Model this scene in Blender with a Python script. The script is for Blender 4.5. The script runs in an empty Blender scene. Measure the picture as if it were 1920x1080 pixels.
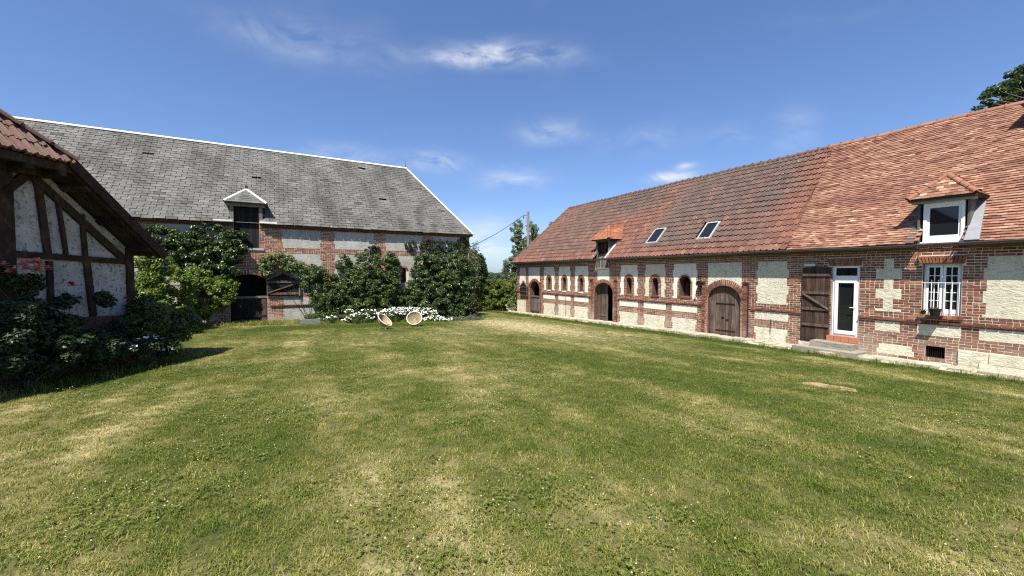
import bpy, math, random
import numpy as np
from mathutils import Vector, Matrix
from mathutils.geometry import tessellate_polygon

random.seed(7); RNG = np.random.default_rng(7)
scene = bpy.context.scene
col = scene.collection

# ------------------------------------------------------------------ camera, sky, sun, exposure
FPX, PITCH, YAW, CZ = 750.0, math.atan(27.5/750), math.atan(425/750.0), 2.65
cam = bpy.data.cameras.new('camera'); cam_o = bpy.data.objects.new('camera', cam); col.objects.link(cam_o)
cam.sensor_width = 36.0; cam.lens = 36.0*FPX/1920; cam.clip_start = 0.05; cam.clip_end = 6000
cam_o.location = (0, 0, CZ); cam_o.rotation_euler = (math.pi/2-PITCH, 0, -YAW)
scene.camera = cam_o
SUN_D = Vector((1.24, 1.17, -2.67)).normalized()
sun = bpy.data.lights.new('sun', 'SUN'); sun.energy = 5.0; sun.angle = math.radians(0.55); sun.color = (1.0, 0.95, 0.86)
sun_o = bpy.data.objects.new('sun', sun); col.objects.link(sun_o)
sun_o.rotation_euler = SUN_D.to_track_quat('-Z', 'Y').to_euler(); sun_o.location = (-20, -20, 40)
scene.view_settings.view_transform = 'Standard'; scene.view_settings.look = 'None'
scene.view_settings.gamma = 1.0; scene.view_settings.use_curve_mapping = False
scene.view_settings.exposure = 0.85
scene.cycles.max_bounces = 6; scene.cycles.diffuse_bounces = 3; scene.cycles.glossy_bounces = 3
scene.cycles.transmission_bounces = 4; scene.cycles.transparent_max_bounces = 6
scene.cycles.sample_clamp_indirect = 6.0
scene.cycles.use_denoising = False; scene.cycles.filter_width = 1.2

def ray(px, py):
    x = (px-960)/FPX; u = -(py-540)/FPX
    Y = math.cos(PITCH)+u*math.sin(PITCH); Z = -math.sin(PITCH)+u*math.cos(PITCH)
    return (x*math.cos(YAW)+Y*math.sin(YAW), -x*math.sin(YAW)+Y*math.cos(YAW), Z)
E1 = Vector((math.cos(YAW), -math.sin(YAW), 0)); E2 = Vector((math.sin(YAW), math.cos(YAW), 0))
def onx(px, py, x0): d = ray(px, py); t = x0/d[0]; return Vector((x0, t*d[1], CZ+t*d[2]))
def ony(px, py, y0): d = ray(px, py); t = y0/d[1]; return Vector((t*d[0], y0, CZ+t*d[2]))
def onz(px, py, z0): d = ray(px, py); t = (z0-CZ)/d[2]; return Vector((t*d[0], t*d[1], z0))
def ondist(px, py, Y): d = Vector(ray(px, py)); t = Y/d.dot(E2); return Vector((0, 0, CZ))+d*t
def onshed(px, py, X): d = Vector(ray(px, py)); t = X/d.dot(E1); return Vector((0, 0, CZ))+d*t

class NT:
    """tiny helper to write node trees"""
    def __init__(s, tree): s.t = tree
    def __call__(s, typ, ins=None, **props):
        n = s.t.nodes.new(typ)
        for k, v in props.items(): setattr(n, k, v)
        for k, v in (ins or {}).items():
            sock = n.inputs[k]
            if isinstance(v, bpy.types.NodeSocket): s.t.links.new(v, sock)
            elif isinstance(v, bpy.types.Node): s.t.links.new(v.outputs[0], sock)
            else:
                if isinstance(v, (tuple, list)) and len(v) == 3 and sock.type == 'RGBA': v = (*v, 1)
                sock.default_value = v
        return n
    def math(s, op, a, b=0.0, c=0.0, clamp=False): return s('ShaderNodeMath', {0: a, 1: b, 2: c}, operation=op, use_clamp=clamp).outputs[0]
    def vm(s, op, a, b=(0, 0, 0)):
        n = s('ShaderNodeVectorMath', {0: a, 1: b}, operation=op); return n.outputs[1] if op in ('DOT_PRODUCT', 'LENGTH', 'DISTANCE') else n.outputs[0]
    def mix(s, f, a, b, mode='MIX'):
        n = s('ShaderNodeMix', {0: f, 6: a, 7: b}, data_type='RGBA', blend_type=mode); return n.outputs[2]
    def noise(s, vec, scale, detail=3.0, rough=0.55, dist=0.0):
        return s('ShaderNodeTexNoise', {'Vector': vec, 'Scale': scale, 'Detail': detail, 'Roughness': rough, 'Distortion': dist}).outputs[0]
    def ramp(s, f, stops, interp='LINEAR'):
        n = s('ShaderNodeValToRGB', {0: f}); r = n.color_ramp; r.interpolation = interp
        while len(r.elements) < len(stops): r.elements.new(0.5)
        for e, (p, c) in zip(r.elements, stops):
            e.position = p; e.color = (*c, 1) if len(c) == 3 else c
        return n.outputs[0]
    def rng(s, v, a, b, c=0.0, d=1.0): return s('ShaderNodeMapRange', {0: v, 1: a, 2: b, 3: c, 4: d}).outputs[0]
    def scale(s, v, sc): return s('ShaderNodeMapping', {'Vector': v, 'Scale': sc}).outputs[0]

# sky with thin cirrus
world = bpy.data.worlds.new('World'); scene.world = world; world.use_nodes = True
world.cycles.sampling_method = 'MANUAL'; world.cycles.sample_map_resolution = 256
wn = NT(world.node_tree); world.node_tree.nodes.clear()
sky = wn('ShaderNodeTexSky', sky_type='NISHITA', sun_disc=False)
sky.sun_elevation = math.asin(-SUN_D.z); sky.sun_rotation = math.atan2(-SUN_D.x, -SUN_D.y)
sky.altitude = 100; sky.air_density = 1.0; sky.dust_density = 0.6; sky.ozone_density = 2.2
gen = wn('ShaderNodeTexCoord').outputs['Generated']
def cloud_mask():
    wisps = [(930, 104, 100, 14, 0.75), (985, 92, 60, 14, 0.4), (870, 112, 50, 11, 0.5), (600, 85, 110, 30, 0.2), (510, 70, 50, 18, 0.16),
             (815, 303, 46, 14, 0.8), (965, 335, 55, 18, 0.5), (1262, 331, 32, 8, 1.3), (1290, 310, 14, 5, 1.1), (1035, 248, 50, 18, 0.45),
             (1490, 250, 26, 30, 0.25), (1375, 255, 26, 14, 0.2), (650, 290, 70, 14, 0.35), (920, 465, 60, 18, 0.9), (905, 430, 80, 25, 0.45), (1210, 260, 80, 20, 0.2)]
    tot = None
    for px, py, sx, sy, amp in wisps:
        d = Vector(ray(px, py)).normalized()
        a = Vector((0, 0, 1)).cross(d).normalized(); b = d.cross(a)
        fx, fy = FPX/sx*1.0, FPX/sy*1.0
        da = wn.math('MULTIPLY', wn.vm('DOT_PRODUCT', gen, tuple(a)), fx); db = wn.math('MULTIPLY', wn.vm('DOT_PRODUCT', gen, tuple(b)), fy)
        dd = wn.math('ADD', wn.math('MULTIPLY', da, da), wn.math('MULTIPLY', db, db))
        g = wn.math('MULTIPLY', wn.math('POWER', 2.718, wn.math('MULTIPLY', dd, -1.0)), amp)
        front = wn.math('GREATER_THAN', wn.vm('DOT_PRODUCT', gen, tuple(d)), 0.0)
        g = wn.math('MULTIPLY', g, front)
        tot = g if tot is None else wn.math('ADD', tot, g)
    return tot
warp = wn.vm('ADD', gen, wn.vm('SCALE', wn('ShaderNodeTexNoise', {'Vector': gen, 'Scale': 5.0, 'Detail': 1.5}).outputs[1]))
warp.node.inputs[1].links[0].from_node.inputs['Scale'].default_value = 0.16
n1 = wn.noise(wn.scale(warp, (6, 6, 17)), 1.6, 4.5, 0.6, 0.0)
n2 = wn.noise(wn.scale(warp, (2, 2, 7)), 1.0, 3.0, 0.6, 0.0)
wis = wn.math('MULTIPLY', cloud_mask(), wn.rng(n1, 0.34, 0.72, 0.0, 1.0))
veil = wn.math('MULTIPLY', wn.rng(n2, 0.55, 0.8, 0.0, 1.0), 0.05)
cm = wn.math('MINIMUM', wn.math('ADD', wis, veil), 0.85)
skyc = wn('ShaderNodeGamma', {0: wn.mix(1.0, sky, (0.86, 0.97, 1.12), 'MULTIPLY'), 1: 0.90}).outputs[0]
skyc = wn.mix(1.0, skyc, (1.30, 1.40, 1.62), 'MULTIPLY')
skyc = wn.mix(cm, skyc, (9.0, 9.2, 9.6))
bg = wn('ShaderNodeBackground', {'Color': skyc, 'Strength': 0.06})
wn('ShaderNodeOutputWorld', {'Surface': bg})

# ------------------------------------------------------------------ materials
MATS = {}
def new_mat(name):
    m = bpy.data.materials.new(name); m.use_nodes = True; m.node_tree.nodes.clear(); MATS[name] = m
    n = NT(m.node_tree); n.pos = n('ShaderNodeNewGeometry').outputs['Position']
    n.rnd = n('ShaderNodeAttribute', attribute_name='rnd').outputs['Fac']
    return m, n
def finish(n, colr, rough=0.8, bump=None, bs=0.3, bd=0.02, spec=0.3, metal=0.0, extra=None):
    ins = {'Base Color': colr, 'Roughness': rough, 'Specular IOR Level': spec, 'Metallic': metal}
    if bump is not None: ins['Normal'] = n('ShaderNodeBump', {'Strength': bs, 'Distance': bd, 'Height': bump}).outputs[0]
    p = n('ShaderNodeBsdfPrincipled', ins)
    for k, v in (extra or {}).items(): p.inputs[k].default_value = v
    n('ShaderNodeOutputMaterial', {'Surface': p.outputs[0]}); return p
def plain(name, c, rough=0.7, var=0.15, scale=6.0, bs=0.2, spec=0.3, metal=0.0, stretch=(1, 1, 1), dirt=None):
    m, n = new_mat(name)
    v = n.scale(n.pos, stretch)
    a = n.noise(v, scale, 5.0, 0.6); f = n.math('ADD', n.math('MULTIPLY', n.math('SUBTRACT', a, 0.5), 2*var), n.math('MULTIPLY', n.math('SUBTRACT', n.rnd, 0.5), var))
    cc = n.mix(1.0, c, n.ramp(n.math('ADD', f, 0.5), [(0, (0.35,)*3), (0.5, (1, 1, 1)), (1, (1.5,)*3)]), 'MULTIPLY')
    if dirt: cc = n.mix(n.rng(n.noise(n.pos, dirt[1], 5.0, 0.65), 0.48, 0.68, 0, dirt[2]), cc, dirt[0])
    finish(n, cc, rough, a, bs, 0.02, spec, metal); return m

m, n = new_mat('brick')
c = n.ramp(n.rnd, [(0.0, (0.085, 0.042, 0.034)), (0.25, (0.15, 0.058, 0.034)), (0.55, (0.23, 0.09, 0.048)), (0.8, (0.30, 0.125, 0.065)), (1.0, (0.37, 0.20, 0.11))])
a = n.noise(n.pos, 22.0, 4.0, 0.6); big = n.noise(n.pos, 0.9, 4.0, 0.6)
c = n.mix(n.rng(a, 0.35, 0.75, 0, 0.45), c, (0.10, 0.05, 0.04))
zz = n('ShaderNodeSeparateXYZ', {0: n.pos}).outputs[2]
lime = n.math('MULTIPLY', n.rng(zz, 0.1, 1.1, 1, 0), n.rng(big, 0.42, 0.66, 0, 0.75))
lime = n.math('MAXIMUM', lime, n.math('MULTIPLY', n.rng(n.noise(n.pos, 3.1, 5, 0.7), 0.6, 0.75, 0, 0.35), 1.0))
c = n.mix(lime, c, (0.42, 0.34, 0.27))
finish(n, c, 0.85, a, 0.35, 0.012, 0.2)

m, n = new_mat('mortar')
a = n.noise(n.pos, 40.0, 4.0, 0.6)
c = n.mix(n.rng(n.noise(n.pos, 1.3, 4, 0.6), 0.35, 0.7), (0.70, 0.615, 0.51), (0.54, 0.455, 0.36))
finish(n, c, 0.9, a, 0.3, 0.01, 0.15)

m, n = new_mat('brick_relief')
mp = n('ShaderNodeMapping', {'Vector': n.pos, 'Rotation': (math.pi/2, 0, 0)}).outputs[0]
bt = n('ShaderNodeTexBrick', {'Vector': n.scale(n.pos, (1, 1, 1)), 'Color1': (0.22, 0.075, 0.045), 'Color2': (0.13, 0.05, 0.035), 'Mortar': (0.42, 0.35, 0.28),
       'Scale': 1.0, 'Brick Width': 0.23, 'Row Height': 0.0775, 'Mortar Size': 0.007, 'Bias': 0.0})
c = n.mix(n.rng(n.noise(n.pos, 14, 4), 0.45, 0.7, 0, 0.5), (0.10, 0.048, 0.036), (0.24, 0.18, 0.14))
finish(n, c, 0.9, n.noise(n.pos, 30, 4), 0.5, 0.02, 0.15)

def stone(name, c1, c2, dark, bs, sc):
    m, n = new_mat(name)
    big = n.noise(n.pos, 1.6, 4, 0.6); fine = n.noise(n.scale(n.pos, (1, 1, 2.2)), sc, 6, 0.68, 0.9)
    c = n.mix(n.rng(big, 0.35, 0.68), c1, c2)
    c = n.mix(n.rng(fine, 0.34, 0.45, 0.7, 0), c, dark)
    streak = n.noise(n.scale(n.pos, (3.0, 3.0, 0.7)), 1.0, 6, 0.68)
    c = n.mix(n.rng(streak, 0.50, 0.70, 0, 0.5), c, n.mix(1.0, c, (0.62, 0.60, 0.55), 'MULTIPLY'))
    c = n.mix(n.math('MULTIPLY', n.rnd, 0.35), c, n.mix(1.0, c, (0.78, 0.76, 0.7), 'MULTIPLY'))
    zz = n('ShaderNodeSeparateXYZ', {0: n.pos}).outputs[2]
    c = n.mix(n.math('MULTIPLY', n.rng(zz, -0.4, 0.5, 1, 0), n.rng(n.noise(n.pos, 4, 5, 0.7), 0.45, 0.7, 0, 0.7)), c, (0.22, 0.21, 0.14))
    finish(n, c, 0.9, fine, bs, 0.05, 0.15)
stone('chalk', (0.72, 0.68, 0.53), (0.64, 0.60, 0.48), (0.36, 0.32, 0.21), 1.0, 6.0)
stone('chalk_smooth', (0.80, 0.765, 0.65), (0.74, 0.70, 0.60), (0.50, 0.46, 0.38), 0.16, 9.0)
stone('barn_chalk', (0.46, 0.45, 0.415), (0.33, 0.325, 0.295), (0.14, 0.13, 0.11), 0.5, 8.0)
stone('step_stone', (0.34, 0.30, 0.25), (0.25, 0.23, 0.19), (0.14, 0.12, 0.1), 0.4, 9.0)
stone('paving', (0.52, 0.47, 0.37), (0.40, 0.36, 0.28), (0.22, 0.20, 0.13), 0.6, 6.0)

m, n = new_mat('pantile')
c = n.ramp(n.rnd, [(0, (0.13, 0.052, 0.036)), (0.45, (0.19, 0.074, 0.048)), (0.8, (0.235, 0.095, 0.06)), (1, (0.29, 0.135, 0.085))])
sep = n('ShaderNodeSeparateXYZ', {0: n.pos}); zz = sep.outputs[2]; yy = sep.outputs[1]
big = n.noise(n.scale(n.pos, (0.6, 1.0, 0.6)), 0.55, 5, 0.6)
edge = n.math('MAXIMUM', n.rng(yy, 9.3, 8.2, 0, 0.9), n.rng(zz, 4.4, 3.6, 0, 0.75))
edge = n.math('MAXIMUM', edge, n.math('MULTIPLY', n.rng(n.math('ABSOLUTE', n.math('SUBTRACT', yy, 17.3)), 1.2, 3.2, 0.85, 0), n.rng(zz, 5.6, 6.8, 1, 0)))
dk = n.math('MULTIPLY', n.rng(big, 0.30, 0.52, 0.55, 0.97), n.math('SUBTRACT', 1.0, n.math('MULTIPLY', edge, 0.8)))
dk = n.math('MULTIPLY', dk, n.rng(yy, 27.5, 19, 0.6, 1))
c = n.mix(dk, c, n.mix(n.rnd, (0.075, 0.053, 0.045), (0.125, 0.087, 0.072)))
lich = n.rng(n.noise(n.pos, 9, 3, 0.5), 0.70, 0.74, 0, 0.8)
c = n.mix(lich, c, (0.5, 0.38, 0.26))
finish(n, c, 0.75, n.noise(n.pos, 26, 4), 0.25, 0.01, 0.25)

m, n = new_mat('plain_tile')
c = n.ramp(n.rnd, [(0, (0.12, 0.052, 0.036)), (0.2, (0.195, 0.09, 0.06)), (0.5, (0.272, 0.134, 0.09)), (0.75, (0.33, 0.175, 0.115)), (0.92, (0.42, 0.265, 0.175)), (1, (0.54, 0.40, 0.25))])
big = n.noise(n.scale(n.pos, (1, 0.5, 2.0)), 0.9, 5, 0.65)
c = n.mix(n.rng(big, 0.47, 0.68, 0, 0.62), c, (0.13, 0.06, 0.042))
c = n.mix(n.rng(n.noise(n.pos, 13, 4, 0.6), 0.58, 0.74, 0, 0.5), c, (0.12, 0.07, 0.05))
c = n.mix(n.math('MULTIPLY', n.rng(n.noise(n.scale(n.pos, (1, 0.7, 5.0)), 1.1, 5, 0.65), 0.45, 0.66, 0, 0.62), n.rng(n.rnd, 0.3, 0.8)), c, (0.42, 0.27, 0.17))
finish(n, c, 0.8, n.noise(n.pos, 30, 4), 0.25, 0.01, 0.2)

m, n = new_mat('dormer_tile')
c = n.ramp(n.rnd, [(0, (0.22, 0.085, 0.045)), (0.6, (0.31, 0.125, 0.065)), (1, (0.40, 0.19, 0.10))])
finish(n, c, 0.75, n.noise(n.pos, 30, 4), 0.25, 0.01, 0.2)

m, n = new_mat('slate')
c = n.ramp(n.rnd, [(0, (0.05, 0.05, 0.045)), (0.15, (0.095, 0.094, 0.086)), (0.6, (0.128, 0.126, 0.115)), (1, (0.165, 0.163, 0.148))])
big = n.noise(n.scale(n.pos, (1.2, 0.5, 0.5)), 0.8, 6, 0.68)
c = n.mix(n.rng(big, 0.43, 0.62, 0, 0.85), c, (0.055, 0.053, 0.046))
c = n.mix(n.rng(n.noise(n.pos, 6.5, 4, 0.6), 0.63, 0.70, 0, 0.9), c, (0.035, 0.033, 0.026))
c = n.mix(n.rng(n.noise(n.vm('ADD', n.pos, (31, 7, 3)), 8.5, 3, 0.5), 0.70, 0.73, 0, 0.8), c, (0.36, 0.36, 0.32))
finish(n, c, 0.72, n.noise(n.pos, 24, 4), 0.25, 0.012, 0.35)

def wood(name, c1, c2, c3, stretch=(26, 26, 1.6), bs=0.35):
    m, n = new_mat(name)
    g = n.noise(n.scale(n.pos, stretch), 1.0, 5, 0.62, 0.4); big = n.noise(n.pos, 2.4, 4, 0.6)
    c = n.ramp(g, [(0.3, c1), (0.55, c2), (0.75, c3)])
    c = n.mix(n.rng(big, 0.45, 0.7, 0, 0.6), c, c1)
    c = n.mix(1.0, c, n.ramp(n.rnd, [(0, (0.6,)*3), (1, (1.25,)*3)]), 'MULTIPLY')
    finish(n, c, 0.85, g, bs, 0.01, 0.2)
wood('old_wood', (0.050, 0.034, 0.026), (0.135, 0.095, 0.072), (0.34, 0.265, 0.21))
wood('brown_wood', (0.035, 0.022, 0.016), (0.075, 0.046, 0.033), (0.14, 0.095, 0.07))
wood('dark_wood', (0.010, 0.009, 0.009), (0.02, 0.018, 0.017), (0.05, 0.046, 0.042))
wood('grey_wood', (0.09, 0.085, 0.075), (0.18, 0.17, 0.15), (0.32, 0.30, 0.27))
wood('timber', (0.022, 0.014, 0.010), (0.055, 0.034, 0.024), (0.11, 0.072, 0.05), (9, 9, 4))
wood('verge_wood', (0.04, 0.02, 0.016), (0.085, 0.04, 0.03), (0.14, 0.07, 0.05), (9, 9, 9))
wood('pole_wood', (0.12, 0.105, 0.085), (0.22, 0.195, 0.16), (0.34, 0.30, 0.25), (20, 20, 1))
wood('bark', (0.05, 0.042, 0.034), (0.10, 0.085, 0.068), (0.17, 0.15, 0.12), (14, 14, 3))
plain('white_paint', (0.78, 0.78, 0.76), 0.45, 0.05, 4, 0.05)
plain('grey_paint', (0.42, 0.46, 0.50), 0.5, 0.06, 4, 0.05)
plain('cream_bar', (0.72, 0.71, 0.66), 0.5, 0.08, 10, 0.05)
plain('skylight_frame', (0.40, 0.39, 0.35), 0.5, 0.1, 8, 0.05)
plain('zinc', (0.30, 0.31, 0.32), 0.5, 0.2, 5, 0.1, 0.5, 0.35)
plain('gutter_zinc', (0.10, 0.095, 0.09), 0.5, 0.25, 6, 0.1, 0.5, 0.4)
plain('white_zinc', (0.66, 0.67, 0.67), 0.5, 0.12, 5, 0.05, 0.4)
plain('iron', (0.028, 0.022, 0.02), 0.6, 0.3, 18, 0.2, 0.4, 0.5)
plain('black_cable', (0.02, 0.02, 0.022), 0.6, 0.1, 8, 0.0)
plain('terracotta', (0.42, 0.16, 0.085), 0.7, 0.15, 14, 0.1)
plain('rust_tile', (0.135, 0.073, 0.058), 0.8, 0.3, 10, 0.2, dirt=((0.11, 0.095, 0.06), 5.0, 0.8))
plain('ridge_tile', (0.29, 0.125, 0.075), 0.8, 0.3, 8, 0.2, dirt=((0.16, 0.12, 0.09), 3.0, 0.7))
plain('soil', (0.075, 0.055, 0.038), 0.95, 0.3, 12, 0.4)
plain('buff_slab', (0.34, 0.225, 0.13), 0.9, 0.45, 16, 0.6, dirt=((0.2, 0.17, 0.08), 9.0, 0.8))
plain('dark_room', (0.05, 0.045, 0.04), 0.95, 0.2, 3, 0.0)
plain('roof_boards', (0.07, 0.05, 0.036), 0.95, 0.25, 7, 0.2)
plain('cane', (0.36, 0.29, 0.17), 0.6, 0.2, 20, 0.1)
plain('cane_rim', (0.74, 0.69, 0.52), 0.55, 0.1, 20, 0.1)
plain('petal_white', (0.80, 0.80, 0.76), 0.7, 0.05, 20, 0.0)
plain('petal_pink', (0.60, 0.24, 0.23), 0.7, 0.3, 20, 0.0)
plain('petal_red', (0.45, 0.02, 0.045), 0.7, 0.2, 20, 0.0)
plain('pollen', (0.55, 0.38, 0.04), 0.8, 0.1, 20, 0.0)
plain('trough_stone', (0.20, 0.20, 0.19), 0.9, 0.3, 14, 0.4)
plain('rubble', (0.45, 0.41, 0.32), 0.9, 0.3, 9, 0.5)
m, n = new_mat('glass')
finish(n, (0.012, 0.014, 0.016), 0.04, n.noise(n.pos, 1.6, 2), 0.02, 0.05, 0.6)
m, n = new_mat('plaster')
big = n.noise(n.pos, 2.2, 5, 0.65); spot = n.noise(n.pos, 13, 5, 0.65)
c = n.mix(n.rng(big, 0.3, 0.7), (0.56, 0.55, 0.52), (0.30, 0.29, 0.255))
c = n.mix(n.rng(spot, 0.53, 0.62, 0, 0.8), c, (0.13, 0.12, 0.09))
finish(n, c, 0.95, n.noise(n.pos, 12, 5, 0.7), 0.6, 0.03, 0.1)

def leaf_mat(name, dark, mid, light, rough=0.45, trans=0.28, spec=0.4):
    m, n = new_mat(name)
    big = n.noise(n.pos, 1.4, 3, 0.6)
    f = n.math('ADD', n.math('MULTIPLY', n.rnd, 0.62), n.math('MULTIPLY', n.rng(big, 0.3, 0.7), 0.38))
    c = n.ramp(f, [(0.12, dark), (0.5, mid), (0.95, light)])
    p = n('ShaderNodeBsdfPrincipled', {'Base Color': c, 'Roughness': rough, 'Specular IOR Level': spec})
    t = n('ShaderNodeBsdfTranslucent', {'Color': n.mix(1.0, c, (1.3, 1.5, 0.6), 'MULTIPLY')})
    mx = n('ShaderNodeMixShader', {0: trans, 1: p.outputs[0], 2: t.outputs[0]})
    n('ShaderNodeOutputMaterial', {'Surface': mx.outputs[0]})
leaf_mat('ivy_leaf', (0.022, 0.042, 0.012), (0.05, 0.085, 0.022), (0.11, 0.165, 0.04), 0.36, 0.14, 0.5)
leaf_mat('bright_leaf', (0.055, 0.09, 0.014), (0.12, 0.17, 0.028), (0.24, 0.29, 0.06), 0.42, 0.3)
leaf_mat('shrub_leaf', (0.03, 0.052, 0.014), (0.07, 0.105, 0.028), (0.15, 0.195, 0.06), 0.4, 0.22)
leaf_mat('grey_leaf', (0.06, 0.08, 0.045), (0.11, 0.14, 0.08), (0.20, 0.23, 0.15), 0.55, 0.2)
leaf_mat('pale_leaf', (0.08, 0.11, 0.035), (0.16, 0.20, 0.08), (0.34, 0.36, 0.20), 0.5, 0.25)
leaf_mat('copper_leaf', (0.03, 0.012, 0.010), (0.055, 0.02, 0.016), (0.09, 0.04, 0.03), 0.5, 0.15)
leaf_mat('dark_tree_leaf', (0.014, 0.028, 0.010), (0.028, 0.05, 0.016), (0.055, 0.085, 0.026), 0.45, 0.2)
leaf_mat('hedge_leaf', (0.05, 0.075, 0.012), (0.11, 0.145, 0.024), (0.21, 0.24, 0.05), 0.5, 0.3)
leaf_mat('birch_leaf', (0.08, 0.10, 0.045), (0.17, 0.20, 0.10), (0.30, 0.33, 0.19), 0.5, 0.25)
leaf_mat('walnut_leaf', (0.022, 0.04, 0.014), (0.045, 0.075, 0.022), (0.10, 0.14, 0.045), 0.4, 0.25)
leaf_mat('wood_leaf', (0.03, 0.05, 0.03), (0.05, 0.075, 0.045), (0.08, 0.11, 0.07), 0.8, 0.0)

# ------------------------------------------------------------------ lawn shading shared by ground and blades
def dry_field(n):
    p = n.pos
    a = n.noise(p, 0.42, 4, 0.6); b = n.noise(p, 1.9, 4, 0.62)
    rot = n('ShaderNodeMapping', {'Vector': p, 'Rotation': (0, 0, 0.52), 'Scale': (1.5, 0.22, 1)}).outputs[0]
    s = n.noise(rot, 0.9, 3, 0.5)
    d = n.math('ADD', n.math('ADD', n.math('MULTIPLY', a, 0.75), n.math('MULTIPLY', b, 0.45)), n.math('MULTIPLY', s, 0.5))
    d = n.rng(d, 0.65, 1.06, 0, 1)
    def ell(cx, cy, rx, ry, ang, amp):
        q = n('ShaderNodeMapping', {'Vector': n.vm('SUBTRACT', p, (cx, cy, 0)), 'Rotation': (0, 0, ang), 'Scale': (1/rx, 1/ry, 0)}).outputs[0]
        l = n.vm('LENGTH', q)
        return n.math('MULTIPLY', n.rng(n.math('ADD', l, n.math('MULTIPLY', n.math('SUBTRACT', b, 0.5), 0.9)), 0.35, 1.15, 1, 0), amp)
    lane = ell(10.6, 17.5, 3.3, 9.0, 0.0, 1.0)
    lane = n.math('MAXIMUM', lane, ell(13.4, 33.0, 1.5, 10.0, 0.05, 0.95))
    lane = n.math('MAXIMUM', lane, ell(5.5, 15.0, 6.0, 2.0, 0.35, 0.5))
    green = n.math('MAXIMUM', ell(3.5, 20.8, 7.0, 1.5, -0.18, 0.8), ell(14.6, 14.0, 0.6, 18.0, 0.0, 0.7))
    d = n.math('SUBTRACT', d, green)
    return n.math('MAXIMUM', n.math('MAXIMUM', d, lane), 0.0), lane

m, n = new_mat('lawn_ground')
d, lane = dry_field(n)
fine = n.noise(n.pos, 28, 5, 0.7)
c = n.ramp(d, [(0.0, (0.05, 0.066, 0.014)), (0.4, (0.085, 0.09, 0.025)), (0.75, (0.19, 0.165, 0.07)), (1.0, (0.38, 0.315, 0.17))])  # green stops darkened: shade between the blades is put into the ground colour
c = n.mix(1.0, c, n.ramp(fine, [(0.25, (0.45,)*3), (0.55, (1, 1, 1)), (0.8, (1.5,)*3)]), 'MULTIPLY')
c = n.mix(n.math('MULTIPLY', lane, n.rng(n.noise(n.pos, 7, 5, 0.7), 0.45, 0.60, 0, 0.95)), c, (0.50, 0.43, 0.28))
c = n.mix(n.math('MULTIPLY', lane, n.rng(n.noise(n.vm('ADD', n.pos, (9, 4, 2)), 11, 4, 0.7), 0.52, 0.62, 0, 0.8)), c, (0.10, 0.09, 0.04))
finish(n, c, 0.95, fine, 0.6, 0.03, 0.1)

m, n = new_mat('grass_blade')
d, lane = dry_field(n)
r = n.math('ADD', n.math('MULTIPLY', n.rnd, 0.75), n.math('MULTIPLY', n('ShaderNodeObjectInfo').outputs['Random'], 0.25))
t = n.math('ADD', n.math('MULTIPLY', d, 0.72), n.math('MULTIPLY', n.math('SUBTRACT', r, 0.5), 1.05))
c = n.ramp(t, [(0.0, (0.068, 0.118, 0.013)), (0.22, (0.128, 0.172, 0.022)), (0.48, (0.23, 0.235, 0.045)), (0.72, (0.38, 0.33, 0.11)), (1.0, (0.60, 0.50, 0.23))])
p = n('ShaderNodeBsdfPrincipled', {'Base Color': c, 'Roughness': 0.6, 'Specular IOR Level': 0.25})
tr = n('ShaderNodeBsdfTranslucent', {'Color': c})
mx = n('ShaderNodeMixShader', {0: 0.3, 1: p.outputs[0], 2: tr.outputs[0]})
n('ShaderNodeOutputMaterial', {'Surface': mx.outputs[0]})
leaf_mat('clover_leaf', (0.085, 0.115, 0.018), (0.14, 0.165, 0.03), (0.24, 0.25, 0.07), 0.5, 0.25)
plain('clover_flower', (0.48, 0.46, 0.28), 0.8, 0.1, 30, 0.0)

# ------------------------------------------------------------------ object and mesh helpers
WORLD_INV = {}
def mk(name, verts, faces, mat, parent=None, rnd=None, smooth=False, kind=None, mats=None, fmat=None):
    me = bpy.data.meshes.new(name)
    verts = np.asarray(verts, dtype=np.float32).reshape(-1, 3)
    if isinstance(faces, np.ndarray):
        k = faces.shape[1]; nf = len(faces)
        me.vertices.add(len(verts)); me.vertices.foreach_set('co', verts.ravel())
        me.loops.add(nf*k); me.loops.foreach_set('vertex_index', faces.astype(np.int32).ravel())
        me.polygons.add(nf); me.polygons.foreach_set('loop_start', np.arange(0, nf*k, k, dtype=np.int32))
        me.update(calc_edges=True)
    else:
        me.from_pydata(verts.tolist(), [], faces); nf = len(me.polygons)
    if rnd is None: rnd = random.random()
    at = me.attributes.new('rnd', 'FLOAT', 'FACE')
    arr = np.full(nf, rnd, dtype=np.float32) if np.isscalar(rnd) else np.asarray(rnd, dtype=np.float32)
    at.data.foreach_set('value', arr)
    for mm in (mats or [mat]): me.materials.append(MATS[mm] if isinstance(mm, str) else mm)
    if fmat is not None: me.polygons.foreach_set('material_index', np.asarray(fmat, dtype=np.int32))
    me.polygons.foreach_set('use_smooth', np.full(nf, bool(smooth)))
    o = bpy.data.objects.new(name, me); col.objects.link(o)
    if parent is not None: attach(o, parent)
    if kind: o['kind'] = kind
    return o
def attach(o, parent):
    o.parent = parent
    o.matrix_parent_inverse = WORLD_INV.get(parent.name, Matrix.Identity(4))
def thing(name, label, cat, loc, group=None):
    o = bpy.data.objects.new(name, None); col.objects.link(o); o.location = loc; o.empty_display_size = 0.3
    o['label'] = label; o['category'] = cat
    if group: o['group'] = group
    WORLD_INV[o.name] = Matrix.Translation(Vector(loc)).inverted()
    return o
def tag(o, label, cat, group=None):
    o['label'] = label; o['category'] = cat
    if group: o['group'] = group
    return o

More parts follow.
